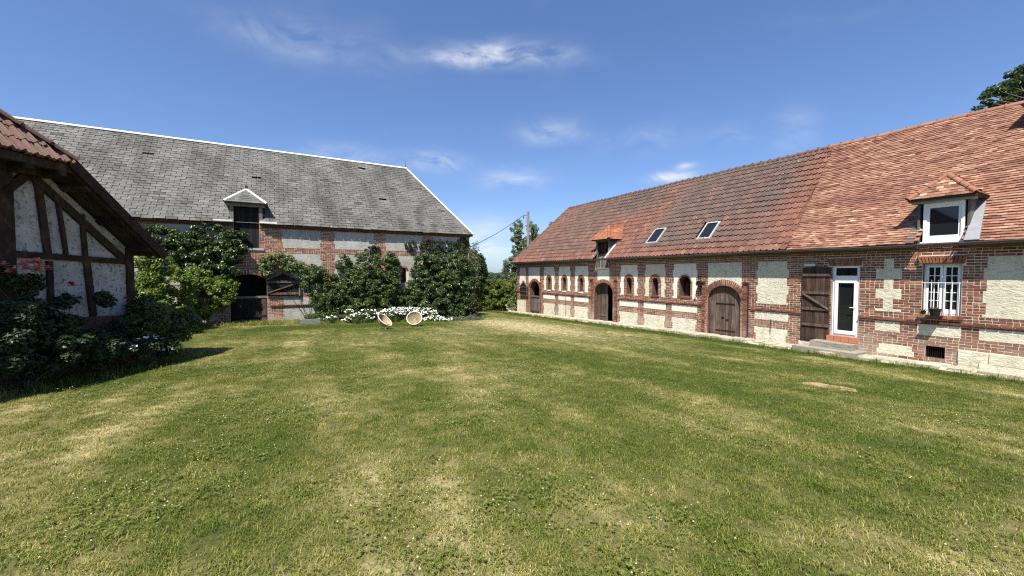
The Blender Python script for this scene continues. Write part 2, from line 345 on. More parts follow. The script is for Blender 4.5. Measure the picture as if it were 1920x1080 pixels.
class Frame:
    def __init__(s, O, A, B, N): s.O, s.A, s.B, s.N = Vector(O), Vector(A), Vector(B), Vector(N)
    def p(s, a, b, n=0.0): return s.O+s.A*a+s.B*b+s.N*n
    def mat(s, a, b, n, sa, sb, sn):
        M = np.eye(4); M[:3, 0] = s.A*sa; M[:3, 1] = s.B*sb; M[:3, 2] = s.N*sn; M[:3, 3] = s.p(a, b, n); return M
RW = Frame((16.2, 0, 0), (0, 1, 0), (0, 0, 1), (-1, 0, 0))
BW = Frame((0, 25, 0), (1, 0, 0), (0, 0, 1), (0, -1, 0))
SW = Frame(E1*-9.5, E2, (0, 0, 1), E1)
XY = Frame((0, 0, 0), (1, 0, 0), (0, 1, 0), (0, 0, 1))

class MB:
    def __init__(s): s.v = []; s.f = []; s.r = []; s.m = []
    def add(s, vs, fs, rnd=None, mi=0):
        k = len(s.v); s.v += [tuple(x) for x in vs]; rr = random.random() if rnd is None else rnd
        for f in fs: s.f.append([i+k for i in f]); s.r.append(rr); s.m.append(mi)
    def box(s, fr, a0, a1, b0, b1, n0, n1, rnd=None, mi=0, jit=0.0):
        vs = [fr.p(a, b, n_) for n_ in (n0, n1) for b in (b0, b1) for a in (a0, a1)]
        if jit: vs = [v+Vector((random.uniform(-jit, jit), random.uniform(-jit, jit), random.uniform(-jit, jit))) for v in vs]
        s.add(vs, [(0, 2, 3, 1), (4, 5, 7, 6), (0, 1, 5, 4), (2, 6, 7, 3), (0, 4, 6, 2), (1, 3, 7, 5)], rnd, mi); return s
    def beam(s, p, q, w, h, up=(0, 0, 1), rnd=None, mi=0):
        p, q = Vector(p), Vector(q); d = (q-p).normalized(); up = Vector(up); sd = d.cross(up).normalized(); u2 = sd.cross(d)
        vs = [e+sd*(w/2*i)+u2*(h/2*j) for e in (p, q) for j in (-1, 1) for i in (-1, 1)]
        s.add(vs, [(0, 2, 3, 1), (4, 5, 7, 6), (0, 1, 5, 4), (2, 6, 7, 3), (0, 4, 6, 2), (1, 3, 7, 5)], rnd, mi); return s
    def tube(s, pts, rad, seg=7, rnd=None, cap=True, mi=0, closed=False):
        pts = [Vector(p) for p in pts]; n_ = len(pts)
        rads = rad if isinstance(rad, (list, tuple)) else [rad]*n_
        vs = []; ref = Vector((0.31, 0.17, 0.93))
        for i, p in enumerate(pts):
            d = (pts[(i+1) % n_]-pts[i-1]) if closed else (pts[min(i+1, n_-1)]-pts[max(i-1, 0)])
            d = d.normalized(); rf = ref if abs(d.dot(ref)) < 0.95 else Vector((1, 0, 0))
            x = d.cross(rf).normalized(); y = d.cross(x)
            vs += [p+(x*math.cos(2*math.pi*k/seg)+y*math.sin(2*math.pi*k/seg))*rads[i] for k in range(seg)]
        fs = []
        for i in range(n_ if closed else n_-1):
            j = (i+1) % n_
            fs += [(i*seg+k, i*seg+(k+1) % seg, j*seg+(k+1) % seg, j*seg+k) for k in range(seg)]
        if cap and not closed: fs += [tuple(range(seg))[::-1], tuple((n_-1)*seg+k for k in range(seg))]
        s.add(vs, fs, rnd, mi); return s
    def prism(s, fr, outer, n0, n1, holes=(), rnd=None, mi=0, side_mi=None):
        loops = [list(outer)]+[list(h) for h in holes]
        flat = [p for l in loops for p in l]; N = len(flat)
        tris = tessellate_polygon([[Vector((p[0], p[1], 0)) for p in l] for l in loops])
        vs = [fr.p(p[0], p[1], n1) for p in flat]+[fr.p(p[0], p[1], n0) for p in flat]
        s.add(vs, [tuple(t) for t in tris]+[tuple(i+N for i in t)[::-1] for t in tris], rnd, mi)
        k = 0; fs = []
        for l in loops:
            L = len(l); fs += [(k+i, k+(i+1) % L, k+(i+1) % L+N, k+i+N) for i in range(L)]; k += L
        s.add(vs, fs, rnd, mi if side_mi is None else side_mi); return s
    def build(s, name, mat, parent=None, smooth=False, kind=None, mats=None):
        return mk(name, s.v, s.f, mat, parent, s.r, smooth, kind, mats, s.m if mats else None)
def box(name, mat, parent, *a, **k): return MB().box(*a, **k).build(name, mat, parent)

CAMP = Vector((0, 0, CZ))
def screen_score(p, size):
    v = Vector(p)-CAMP; y = v.dot(E2); x = v.dot(E1)
    if y < 0.5: return 0
    px = 960+FPX*x/y; py = 512-FPX*v.z/y
    vis = -20 < px < 1940 and -20 < py < 1100
    return size/y*(1.0 if vis else 0.02)

UNIT = (np.array([(a, b, c) for c in (-.5, .5) for b in (-.5, .5) for a in (-.5, .5)]),
        [(0, 2, 3, 1), (4, 5, 7, 6), (0, 1, 5, 4), (2, 6, 7, 3), (0, 4, 6, 2), (1, 3, 7, 5)])
def pan_template():
    prof = [(0, .0), (.10, .004), (.24, .0), (.34, .018), (.44, .0), (.60, .0), (.70, .036), (.80, .054), (.91, .046), (1.03, .006)]
    vs = [(a-.5, -.5, h) for a, h in prof]+[(a-.5, .5, h) for a, h in prof]+[(a-.5, -.5, h-.05) for a, h in prof]; k = len(prof)
    fs = [(i, i+1, k+i+1, k+i) for i in range(k-1)]+[(2*k+i, 2*k+i+1, i+1, i) for i in range(k-1)]
    return np.array(vs), fs
PAN = pan_template()

class Pieces:
    """alike pieces: the ones that show largest become objects, the rest one joined mesh"""
    def __init__(s, tmpl, mat): s.t, s.mat, s.M, s.r = tmpl, mat, [], []
    def add(s, M, rnd): s.M.append(M); s.r.append(min(max(rnd, 0), 1))
    def emit(s, parent, name, rest, nmax=300):
        V, F = s.t; NV = 10
        variants = []
        for i in range(NV):
            me = bpy.data.meshes.new(name); me.from_pydata(V.tolist(), [], F)
            at = me.attributes.new('rnd', 'FLOAT', 'FACE'); at.data.foreach_set('value', np.full(len(F), (i+.5)/NV, dtype=np.float32))
            me.materials.append(MATS[s.mat]); variants.append(me)
        sc = [screen_score(M[:3, 3], np.linalg.norm(M[:3, 0])*np.linalg.norm(M[:3, 1])) for M in s.M]
        order = np.argsort(-np.array(sc)); single = set(order[:nmax].tolist()) if nmax else set()
        inv = WORLD_INV.get(parent.name, Matrix.Identity(4))
        for i in sorted(single):
            o = bpy.data.objects.new(name, variants[min(int(s.r[i]*NV), NV-1)]); col.objects.link(o)
            o.parent = parent; o.matrix_parent_inverse = inv; o.matrix_basis = Matrix(s.M[i].tolist())
        left = [i for i in range(len(s.M)) if i not in single]
        if left:
            MM = np.array([s.M[i] for i in left]); Vh = np.c_[V, np.ones(len(V))]
            vv = np.einsum('mij,vj->mvi', MM, Vh)[:, :, :3].reshape(-1, 3)
            k = len(F[0]); Fa = np.array(F); ff = (Fa[None]+(np.arange(len(left))*len(V))[:, None, None]).reshape(-1, k)
            rr = np.repeat(np.array([s.r[i] for i in left]), len(F))
            mk(rest, vv, ff, s.mat, parent, rr, kind='stuff')

CH = 0.0775; ZB = -0.62      # brick course height, datum
def zrow(z): return int(round((z-ZB)/CH))
def zsnap(z): return ZB+zrow(z)*CH
def brick_course_fill(P, fr, a0, a1, k0, k1, excl, proud=0.005, seed=0):
    for k in range(k0, k1):
        zc = ZB+(k+.5)*CH
        iv = [(a0, a1)]
        for lo, hi in excl(k, zc):
            nv = []
            for s_, e_ in iv:
                if hi <= s_ or lo >= e_: nv.append((s_, e_)); continue
                if lo > s_: nv.append((s_, lo))
                if hi < e_: nv.append((hi, e_))
            iv = nv
        for s_, e_ in iv:
            if e_-s_ < 0.03: continue
            off = (0.117 if k % 2 else 0.0)+random.uniform(-.01, .01)
            x = math.floor((s_-off)/0.232)*0.232+off
            cuts = []
            while x < e_:
                if x > s_+0.045 and x < e_-0.045: cuts.append(x)
                if random.random() < .4 and s_+0.05 < x+0.116 < e_-0.05: cuts.append(x+0.116)
                x += 0.232
            cuts = [s_]+cuts+[e_]
            for c0, c1 in zip(cuts, cuts[1:]):
                g = 0.0065
                M = fr.mat((c0+c1)/2, zc+random.uniform(-.002, .002), proud/2+random.uniform(-.0025, .0025), c1-c0-2*g+random.uniform(-.006, .004), CH-.0175+random.uniform(-.004, .003), proud)
                P.add(M, random.betavariate(2.0, 2.0))
def arch_hw(op, z):
    """half width of an arched opening (c, hw, b0, spring, rise) grown by t at height z"""
    c, hw, b0, sp, rise = op[:5]
    if z < b0: return 0
    if z <= sp: return hw
    q = (z-sp)/rise
    return hw*math.sqrt(max(0, 1-q*q)) if q < 1 else 0
def arch_loop(op, t=0.0, n_=14):
    c, hw, b0, sp, rise = op[:5]; hw += t; rise += t
    return [(c-hw, b0), (c+hw, b0)]+[(c+hw*math.cos(math.pi*i/n_), sp+rise*math.sin(math.pi*i/n_)) for i in range(n_+1)]
def voussoirs(P, fr, op, t, n_, proud=0.008, w=None):
    c, hw, b0, sp, rise = op[:5]
    L = [(c+(hw+t/2)*math.cos(math.pi*(i+.5)/n_), sp+(rise+t/2)*math.sin(math.pi*(i+.5)/n_), math.pi*(i+.5)/n_) for i in range(n_)]
    arc = math.pi*((hw+rise)/2+t/2)/n_
    for a, b, an in L:
        nx, ny = math.cos(an)/(hw+t/2), math.sin(an)/(rise+t/2); l = math.hypot(nx, ny); nx /= l; ny /= l
        M = np.eye(4); R = fr.A*nx+fr.B*ny; T = fr.A*-ny+fr.B*nx
        M[:3, 0] = R*(t-.016); M[:3, 1] = T*(arc-.021); M[:3, 2] = fr.N*(proud+.02); M[:3, 3] = fr.p(a, b, proud/2)
        P.add(M, random.betavariate(2, 2))

def quoin_poly(a0, a1, k0, k1, q0, q1, step=4, ph=0):
    """panel outline with toothed edges matching brick courses"""
    def off(k): return 1 if ((k+ph)//step) % 2 else 0
    L, Rr = [], []
    ks = [k0]+[k for k in range(k0+1, k1) if (k+ph) % step == 0]+[k1]
    for s_, e_ in zip(ks, ks[1:]):
        o = off(s_); z0, z1 = ZB+s_*CH, ZB+e_*CH
        L += [(a0+q0*o, z0), (a0+q0*o, z1)]; Rr += [(a1-q1*o, z0), (a1-q1*o, z1)]
    return Rr+L[::-1]
def quoin_iv(a0, a1, k, q0, q1, step=4, ph=0):
    o = 1 if ((k+ph)//step) % 2 else 0
    return (a0+q0*o, a1-q1*o)

def tile_field(P, fr, s0, s1, rng_fn, gauge, width, thick, tmpl='box', skip=None, jit=0.004, rndf=None, bond=0.5, sag=None, length=None):
    """rows of tiles on the plane fr (A along eave, B up slope, N out); rng_fn(s)->(a0,a1)"""
    nrow = int(round((s1-s0)/gauge)); g = (s1-s0)/nrow
    ln = length or g*1.25
    for k in range(nrow):
        s = s0+k*g; a0, a1 = rng_fn(s+g/2)
        off = (k % 2)*bond*width
        x = math.floor((a0-off)/width)*width+off
        while x < a1-0.01:
            b0, b1 = max(x, a0), min(x+width, a1); x += width
            if b1-b0 < width*0.22: continue
            ac = (b0+b1)/2
            if skip and skip(ac, s+g/2): continue
            lift = (sag(ac, s) if sag else 0)+random.uniform(-jit, jit)
            S2 = (fr.B*math.cos(0.0)-fr.N*(thick*1.1/ln)).normalized(); N2 = fr.A.cross(S2).normalized()
            if N2.dot(fr.N) < 0: N2 = -N2
            wj = random.uniform(-jit, jit)
            T = (fr.A+fr.N*(random.uniform(-jit, jit)*2/width)).normalized()
            M = np.eye(4)
            ctr = fr.p(ac, s+ln/2+random.uniform(-jit, jit), thick*0.9+lift)
            if tmpl == 'box':
                M[:3, 0] = T*(b1-b0-0.004); M[:3, 1] = S2*ln; M[:3, 2] = N2*thick
            else:
                M[:3, 0] = T*(b1-b0); M[:3, 1] = S2*ln; M[:3, 2] = N2
            M[:3, 3] = ctr
            P.add(M, rndf(ac, s) if rndf else random.random())

# ------------------------------------------------------------------ terrain
CTRL = np.array([(0, 0, 1.0), (6, 3, .68), (12, -3, .35), (16.2, 2.5, .03), (16.2, 6, -.03), (16.2, 10.3, -.06), (16.2, 18, -.22), (16.2, 28, -.50), (10, 8, .25), (10, 16, 0.0), (5, 12, .40),
    (5, 19, .08), (-1.5, 25, .10), (1, 24.5, .05), (4, 24, -.10), (9, 24, -.25), (-2, 15, .40), (-4.3, 11.6, .50), (-6, 4, .92), (-8, 22, .35), (-3, 21, .2), (13, 33, -.7), (13, 45, -1.2),
    (25, 40, -1.0), (25, 5, -.2), (-15, 30, .3), (-15, 5, 1.0), (0, -10, 1.3), (10, -12, .9), (20, -10, .4), (16.2, -5, .12)])
def tps_fit(C):
    n_ = len(C); d = np.linalg.norm(C[:, None, :2]-C[None, :, :2], axis=2); K = np.where(d > 0, d*d*np.log(d+1e-9), 0)+np.eye(n_)*0.5
    Pm = np.c_[np.ones(n_), C[:, :2]]; A = np.block([[K, Pm], [Pm.T, np.zeros((3, 3))]])
    return np.linalg.solve(A, np.r_[C[:, 2], 0, 0, 0])
TPS = tps_fit(CTRL)
def ground(x, y):
    x = np.asarray(x, float); y = np.asarray(y, float)
    d = np.sqrt((x[..., None]-CTRL[:, 0])**2+(y[..., None]-CTRL[:, 1])**2)
    z = (np.where(d > 0, d*d*np.log(d+1e-9), 0)*TPS[:-3]).sum(-1)+TPS[-3]+TPS[-2]*x+TPS[-1]*y
    r = np.hypot(x-4, y-14); t = np.clip((r-26)/24, 0, 1); t = t*t*(3-2*t)
    far = -1.2-8*np.clip((r-40)/200, 0, 1)+7.5*np.clip((r-350)/300, 0, 1)
    return z*(1-t)+far*t
def gz(x, y): return float(ground(x, y))
def axis(lo, hi, st, far):
    inner = np.arange(lo, hi+1e-6, st); out = []; s = st; v = hi
    while v < far: s *= 1.35; v += s; out.append(v)
    out2 = []; s = st; v = lo
    while v > -far: s *= 1.35; v -= s; out2.append(v)
    return np.r_[out2[::-1], inner, out]
gx = axis(-10, 18, 0.4, 2500); gy = axis(-4, 44, 0.4, 2500)
GX, GY = np.meshgrid(gx, gy); GZ = ground(GX, GY)
nx, ny = len(gx), len(gy); ii = (np.arange(ny-1)[:, None]*nx+np.arange(nx-1)[None]).ravel()
o = mk('ground', np.c_[GX.ravel(), GY.ravel(), GZ.ravel()], np.c_[ii, ii+1, ii+nx+1, ii+nx], 'lawn_ground', smooth=True); o['kind'] = 'structure'

# paving strip along the brick building
pv, pf = [], []
ys = np.arange(-6, 28.6, 0.25)
for i, y in enumerate(ys):
    w = 1.0+0.10*math.sin(y*1.7)+0.07*math.sin(y*4.1+1)+random.uniform(-.05, .05)
    for j, t in enumerate((0, .35, .7, 1.0)):
        x = 16.25-w*t; z = gz(16.2-w*t, y)
        pv.append((x, y, z+(0.06 if t < 1 else -0.02)+random.uniform(-.012, .012)))
for i in range(len(ys)-1):
    for j in range(3): k = i*4+j; pf.append((k, k+1, k+5, k+4))
paving = mk('pavement', pv, pf, 'paving'); paving['kind'] = 'structure'
Ps = Pieces(UNIT, 'paving')
y = -4.0
while y < 28:
    x = 16.12
    while x > 15.45:
        w = random.uniform(.26, .42); l = random.uniform(.3, .6)
        ang = random.uniform(-.12, .12); M = np.eye(4); cx, cy = x-w/2, y+random.uniform(-.05, .05)
        M[:3, 0] = np.array((math.cos(ang), math.sin(ang), random.uniform(-.03, .03)))*(w-.03); M[:3, 1] = np.array((-math.sin(ang), math.cos(ang), random.uniform(-.03, .03)))*(l-.04)
        M[:3, 2] = (0, 0, .1); M[:3, 3] = (cx, cy, gz(cx, cy)+.04+random.uniform(-.008, .012)); Ps.add(M, random.random()); x -= w
    y += random.uniform(.4, .55)
Ps.emit(paving, 'paving_stone', 'paving_stones_far', 300)

# ------------------------------------------------------------------ long brick building on the right
Y0, Y1 = -6.0, 27.75
stable = thing('brick_stable', 'long brick and chalk stone stable building under a red tiled roof', 'building', (20.2, 11, -0.3))
# arched openings: centre, half width, base, spring, rise, ring thickness, ring bricks
ARCH = [(25.16, .66, -.42, 1.40, .66, .20, 19), (17.74, .79, -.30, 1.48, .62, .20, 25), (10.34, .735, -.16, 1.50, .63, .25, 33)]
WINS = [(23.28, .17, 1.47, 2.18, .19, .19, 13), (21.50, .17, 1.47, 2.18, .19, .19, 13), (19.76, .17, 1.47, 2.18, .19, .19, 13),
        (15.73, .19, 1.52, 2.22, .20, .19, 15), (13.97, .19, 1.52, 2.22, .20, .19, 15), (12.25, .31, 1.57, 2.22, .30, .10, 19)]
RECT = [(5.73, 6.47, 0.55, 2.90), (3.47, 4.25, 1.45, 2.93), (3.74, 4.14, .22, .56), (17.32, 18.12, 2.98, 3.62)]
LINT = [(5.66, 6.60, 2.90, 3.16), (3.40, 4.34, 2.93, 3.15)]
TOPZ = 3.52
# stone panels: a0, a1, z0, z1, quoin, material
UP = [(26.40, 27.38), (22.59, 23.94), (20.83, 22.14), (19.06, 20.39), (15.09, 16.38), (13.33, 14.64), (11.60, 12.91), (7.83, 8.99), (1.55, 3.08), (-.9, .5), (-3.6, -2.2)]
PAN_L = []
for a0, a1 in UP: PAN_L.append((a0, a1, 1.45, 3.13, .06, 'chalk_smooth' if a0 > 11 and a0 != 13.33 else 'chalk'))
PAN_L.append((24.47, 26.0, 1.9, 3.10, 0.0, 'chalk_smooth'))
PAN_L.append((17.24, 18.24, 2.05, 2.86, 0.0, 'chalk_smooth'))
PAN_L.append((9.58, 11.07, 1.60, 3.13, 0.0, 'chalk'))
PAN_L.append((4.71, 5.31, 1.45, 3.13, .19, 'chalk'))
for a0, a1 in UP[1:]: PAN_L.append((a0-.02, a1+.04, .85, 1.17, 0.0, 'chalk_smooth' if a0 > 11 else 'chalk'))
PAN_L += [(26.45, 27.36, .85, 1.17, 0, 'chalk_smooth'), (4.72, 5.30, .85, 1.17, 0, 'chalk'), (3.45, 4.33, .85, 1.17, 0, 'chalk')]
for a0, a1 in UP[1:8]: PAN_L.append((a0+.06, a1-.02, -.75, .53, -.06, 'chalk'))
PAN_L += [(26.4, 27.75, -.75, .53, 0, 'chalk'), (4.38, 5.24, .12, .50, 0.05, 'chalk'), (6.75, 7.45, -.3, .22, .05, 'chalk')]
wall = MB(); holes = [arch_loop(o_) for o_ in ARCH]+[arch_loop(o_, 0) for o_ in WINS]+[[(a, b), (c_, b), (c_, d_), (a, d_)] for a, c_, b, d_ in RECT]
holes = [[(a, max(b, -1.19)) for a, b in h] for h in holes]
wall.prism(RW, [(Y0, -1.2), (Y1, -1.2), (Y1, TOPZ), (Y0, TOPZ)], -0.45, 0.0, holes, mi=0, side_mi=1)
front = wall.build('front_wall', None, stable, mats=['mortar', 'brick_relief'])
rest = MB()
rest.box(XY, 23.75, 24.2, Y0, Y1, -1.2, TOPZ); rest.box(XY, 16.651, 23.749, Y1-.45, Y1-.002, -1.2, TOPZ); rest.box(XY, 16.651, 23.749, Y0+.002, Y0+.45, -1.2, TOPZ)
rest.build('rear_wall', 'brick_relief', stable)
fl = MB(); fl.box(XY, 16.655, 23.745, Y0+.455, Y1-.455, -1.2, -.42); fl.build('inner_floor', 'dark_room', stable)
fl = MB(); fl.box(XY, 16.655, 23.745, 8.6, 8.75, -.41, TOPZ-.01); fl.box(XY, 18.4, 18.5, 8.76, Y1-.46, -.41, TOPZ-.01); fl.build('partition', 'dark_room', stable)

def q_iv(p, k):
    a0, a1, b0, b1, q, _ = p
    k0, k1 = zrow(b0), zrow(b1)
    if not (k0 <= k < k1): return None
    return quoin_iv(a0, a1, k, q, q) if q else (a0, a1)
def excl_right(k, zc):
    out = []
    for p in PAN_L:
        iv = q_iv(p, k)
        if iv:
            # window surrounds inside panels stay brick
            cut = [iv]
            for w_ in WINS:
                t = w_[5]; hw = arch_hw((w_[0], w_[1]+t, 1.40, w_[3], w_[4]+t), zc)
                if hw and iv[0] < w_[0] < iv[1] and p[2] > 1.3: cut = [(iv[0], w_[0]-w_[1]-t), (w_[0]+w_[1]+t, iv[1])]
            out += cut if cut != [iv] else [iv]
    for o_ in ARCH:
        hw = arch_hw((o_[0], o_[1]+o_[5], o_[2], o_[3], o_[4]+o_[5]), zc)
        if hw:
            if zc <= o_[3]: hw = o_[1]
            out.append((o_[0]-hw, o_[0]+hw))
    for w_ in WINS:
        if zc > w_[3]:
            hw = arch_hw((w_[0], w_[1]+w_[5], w_[2], w_[3], w_[4]+w_[5]), zc)
            if zc < w_[3]+w_[4]+w_[5]: hw = max(hw, 0) or .01
            # the whole surround width is taken by ring and stone above the spring
            out.append((w_[0]-w_[1]-w_[5], w_[0]+w_[1]+w_[5])) if zc < w_[3]+w_[4]+w_[5]+.04 else None
        elif zc > w_[2]: out.append((w_[0]-w_[1], w_[0]+w_[1]))
    for a0, a1, b0, b1 in RECT:
        if b0 < zc < b1: out.append((a0-.005, a1+.005))
    for a0, a1, b0, b1 in LINT:
        if b0-.03 < zc < b1+.03: out.append((a0, a1))
    if zc < .55 and True: out.append((Y0, 3.49)) if zc < .52 else None
    return out
PB = Pieces(UNIT, 'brick')
brick_course_fill(PB, RW, Y0, Y1, zrow(-.6), zrow(TOPZ), excl_right)
for o_ in ARCH: voussoirs(PB, RW, o_, o_[5], o_[6])
for w_ in WINS: voussoirs(PB, RW, w_, w_[5]*.62, w_[6], .012)
for w_ in WINS[:5]: voussoirs(PB, RW, (w_[0], w_[1]+w_[5]*.62, 0, w_[3], w_[4]+w_[5]*.62), w_[5]*.38, 12, .010)
for a0, a1, b0, b1 in LINT:                         # flat soldier arches over door and window
    nb = 13; pr = .02 if b0 < 2.92 else .085
    for i in range(nb):
        a = a0+(a1-a0)*(i+.5)/nb; lean = (i-(nb-1)/2)*.012
        M = RW.mat(a, (b0+b1)/2, pr/2-.01, (a1-a0)/nb-.02, b1-b0-.014, pr+.04); M[:3, 1] += np.array(RW.A)*lean; PB.add(M, random.betavariate(3, 2))
# string course: a projecting row above and below the plain bands, interrupted by the doors
def string_course(z, pr, gaps, h=.05):
    x = Y0
    while x < Y1:
        if not any(g0 < x+.11 < g1 for g0, g1 in gaps): PB.add(RW.mat(x+.11, z, pr/2, .206, h, pr+.03), random.betavariate(1.6, 3))
        x += .23
GAPS = [(24.2, 26.2), (16.65, 18.74), (9.25, 11.23), (5.70, 7.35)]
string_course(1.235, .045, GAPS, .05)
string_course(3.475, .06, [(17.3, 18.15)], .07); string_course(3.40, .035, [(17.3, 18.15)], .06)
# door surrounds: slightly projecting piers with cap blocks
for o_, e_ in ((ARCH[1], .2), (ARCH[2], .19)):
    for sgn in (-1, 1):
        ac = o_[0]+sgn*(o_[1]+e_); k0 = zrow(-.35)
        PB.add(RW.mat(ac+sgn*.02, 2.28, .04, .20, .075, .12), .1)
        for k in range(k0, zrow(2.24)):
            PB.add(RW.mat(ac+sgn*.055*0, ZB+(k+.5)*CH, .018, .11+(.02 if k % 2 else 0), CH-.014, .07), random.betavariate(2, 2))
for k in range(zrow(-.5), zrow(2.05)):
    PB.add(RW.mat(24.36, ZB+(k+.5)*CH, .02, .16, CH-.014, .08), random.betavariate(2, 2))
PB.emit(front, 'brick', 'brick_courses_far', 300)
# chalk panels
for p in PAN_L:
    a0, a1, b0, b1, q, mt = p; k0, k1 = zrow(b0), zrow(b1)
    poly = quoin_poly(a0, a1, k0, k1, q, q) if q else [(a1, ZB+k0*CH), (a1, ZB+k1*CH), (a0, ZB+k1*CH), (a0, ZB+k0*CH)]
    hs = []
    for w_ in WINS:
        if a0 < w_[0] < a1 and b0 > 1.3:
            t = w_[5]+.006; lp = arch_loop((w_[0], w_[1]+t, ZB+k0*CH, w_[3], w_[4]+t))
            # open the bottom edge: turn the hole into a notch
            i0 = [i for i, pt in enumerate(poly) if abs(pt[1]-(ZB+k0*CH)) < 1e-6 and pt[0] > w_[0]][0]
            left_b = [pt for pt in poly if abs(pt[1]-(ZB+k0*CH)) < 1e-6]
            notch = [(w_[0]-w_[1]-t, ZB+k0*CH)]+lp[2:][::-1]+[(w_[0]+w_[1]+t, ZB+k0*CH)]
            poly = poly[i0:]+poly[:i0]; poly = poly+notch
    for o_ in ARCH:
        if a0 < o_[0] < a1 and b1 > 2.4 and b0 > 1.3:
            t = o_[5]+.006; n_ = 16; zb = ZB+k0*CH
            pts = [(o_[0]+(o_[1]+t)*math.cos(math.pi*i/n_), o_[3]+(o_[4]+t)*math.sin(math.pi*i/n_)) for i in range(n_+1)]
            pts = [(min(max(x, a0+.002), a1-.002), z) for x, z in pts if z > zb and a0 < x < a1] if True else pts
            lo_r = [(a1, max(zb, pts[0][1]))]; lo_l = [(a0, max(zb, pts[-1][1]))]
            top = [(a1, ZB+k1*CH), (a0, ZB+k1*CH)]
            poly = lo_r+top+lo_l+pts[::-1]
    pn = MB().prism(RW, poly, -.03, .007+random.uniform(-.002, .003), rnd=random.random())
    pn.build('stone_panel', mt, front)
# rough stone plinth at the near end, block by block
z = -.25; row = 0
for h in (.22, .26, .30):
    a = -3.0+row*.2
    while a < 3.46:
        l = random.uniform(.45, .95); e_ = min(a+l, 3.48)
        if e_-a > .12: box('stone_block', 'chalk', front, RW, a+.006, e_-.006, z+.006, z+h-.006, -.03, .035+random.uniform(-.012, .015), jit=.012)
        a += l
    z += h; row += 1
# bits under the gutter by the far loft door
box('sill_stone', 'chalk_smooth', front, RW, 17.22, 18.24, 2.88, 2.97, -.1, .10)

# ---- doors and windows
def plank_door(parent, fr, a0, a1, b0, topf, n0, n1, k, mat, gap=.008, name='plank'):
    w = (a1-a0)/k
    for i in range(k):
        x0, x1 = a0+i*w+gap/2, a0+(i+1)*w-gap/2
        jb = random.uniform(-.03, .01) if b0 < .2 else 0
        pl = [(x0, b0-jb), (x1, b0-jb*.5), (x1, topf(x1)), ((x0+x1)/2, topf((x0+x1)/2)), (x0, topf(x0))]
        MB().prism(fr, pl, n0, n1+random.uniform(-.003, .003), rnd=random.random()).build(name, mat, parent)
def part(name, mat, parent, *a, **k): return box(name, mat, parent, *a, **k)
def arch_top(op): return lambda a: op[3]+op[4]*math.sqrt(max(0, 1-((a-op[0])/op[1])**2)) - .015

# big double arched door
def door_leaf(name, parent, fr, a0, a1, b0, topf, n0, n1, mat, frame_mat=None):
    return MB().prism(fr, [(a0, b0), (a1, b0)]+[(a1+(a0-a1)*i/6, topf(a1+(a0-a1)*i/6)) for i in range(7)], n0, n1).build(name, mat, parent)
D = ARCH[2]
for s_, (x0, x1) in enumerate(((D[0]-D[1]+.03, D[0]-.006), (D[0]+.006, D[0]+D[1]-.03))):
    lf = door_leaf('double_door_leaf', stable, RW, x0+.01, x1-.01, -.06, lambda a: arch_top(D)(a)-.01, -.19, -.165, 'brown_wood')
    lf['label'] = 'weathered arched plank leaf of the double door'
    plank_door(lf, RW, x0, x1, -.10, arch_top(D), -.164, -.135, 5, 'old_wood')
    for zz in (.18, 1.33): part('strap_hinge', 'iron', lf, RW, x0 if s_ else x1-.42, x0+.42 if s_ else x1, zz, zz+.045, -.134, -.118)
    part('latch', 'iron', lf, RW, (x0+.02 if s_ else x1-.16), (x0+.16 if s_ else x1-.02), .74 if s_ else .66, .78 if s_ else .70, -.133, -.105)
# open arched door, one leaf ajar
D = ARCH[1]
lf = door_leaf('door_leaf', stable, RW, 17.77, D[0]+D[1]-.02, -.16, lambda a: min(arch_top(D)(a), 1.75)-.01, -.36, -.335, 'brown_wood')
plank_door(lf, RW, 17.75, D[0]+D[1]-.01, -.18, lambda a: arch_top(D)(a), -.334, -.30, 5, 'old_wood')
part('ledge', 'old_wood', lf, RW, 17.76, 18.5, .10, .22, -.30, -.275); part('stile', 'grey_wood', lf, RW, 17.69, 17.75, -.18, 2.04, -.34, -.27)
part('threshold', 'chalk_smooth', stable, RW, 16.9, 18.6, -.34, -.17, -.4, .10)
# stable door at the far end: lower leaf shut, upper leaf folded back
D = ARCH[0]
lf = door_leaf('half_door', stable, RW, D[0]-D[1]+.02, D[0]+D[1]-.02, -.30, lambda a: .90, -.20, -.175, 'brown_wood')
plank_door(lf, RW, D[0]-D[1]+.02, D[0]+D[1]-.02, -.32, lambda a: .90, -.174, -.14, 7, 'grey_wood')
part('rail', 'grey_wood', lf, RW, D[0]-D[1]+.01, D[0]+D[1]-.01, .86, .98, -.175, -.09); part('rail', 'brown_wood', lf, RW, D[0]-D[1]+.02, D[0]+D[1]-.02, -.22, -.12, -.139, -.11)
up = MB().prism(RW, [(26.0, .88), (27.10, .88), (27.10, 1.62), (26.62, 2.02), (26.0, 1.62)], .05, .075).build('upper_door_leaf', 'dark_wood', stable); up['label'] = 'dark upper half door folded back on the wall'
for b0, b1 in ((.88, .98), (1.18, 1.26), (1.55, 1.63)): part('rail', 'brown_wood', up, RW, 26.0, 27.10, b0, b1, .076, .12)
for a in (26.0, 27.04): part('stile', 'grey_wood' if a < 26.5 else 'brown_wood', up, RW, a, a+.07, .9, 1.62, .121, .14)
MB().beam(RW.p(26.0, 1.62, .10), RW.p(26.62, 2.05, .10), .12, .05, RW.N).beam(RW.p(27.12, 1.62, .10), RW.p(26.60, 2.05, .10), .12, .05, RW.N).build('gable_rail', 'grey_wood', up)
for a in (26.22, 26.45, 26.68, 26.9): part('plank', 'dark_wood', up, RW, a-.1, a+.1, .9, 1.60, .0755, .085)

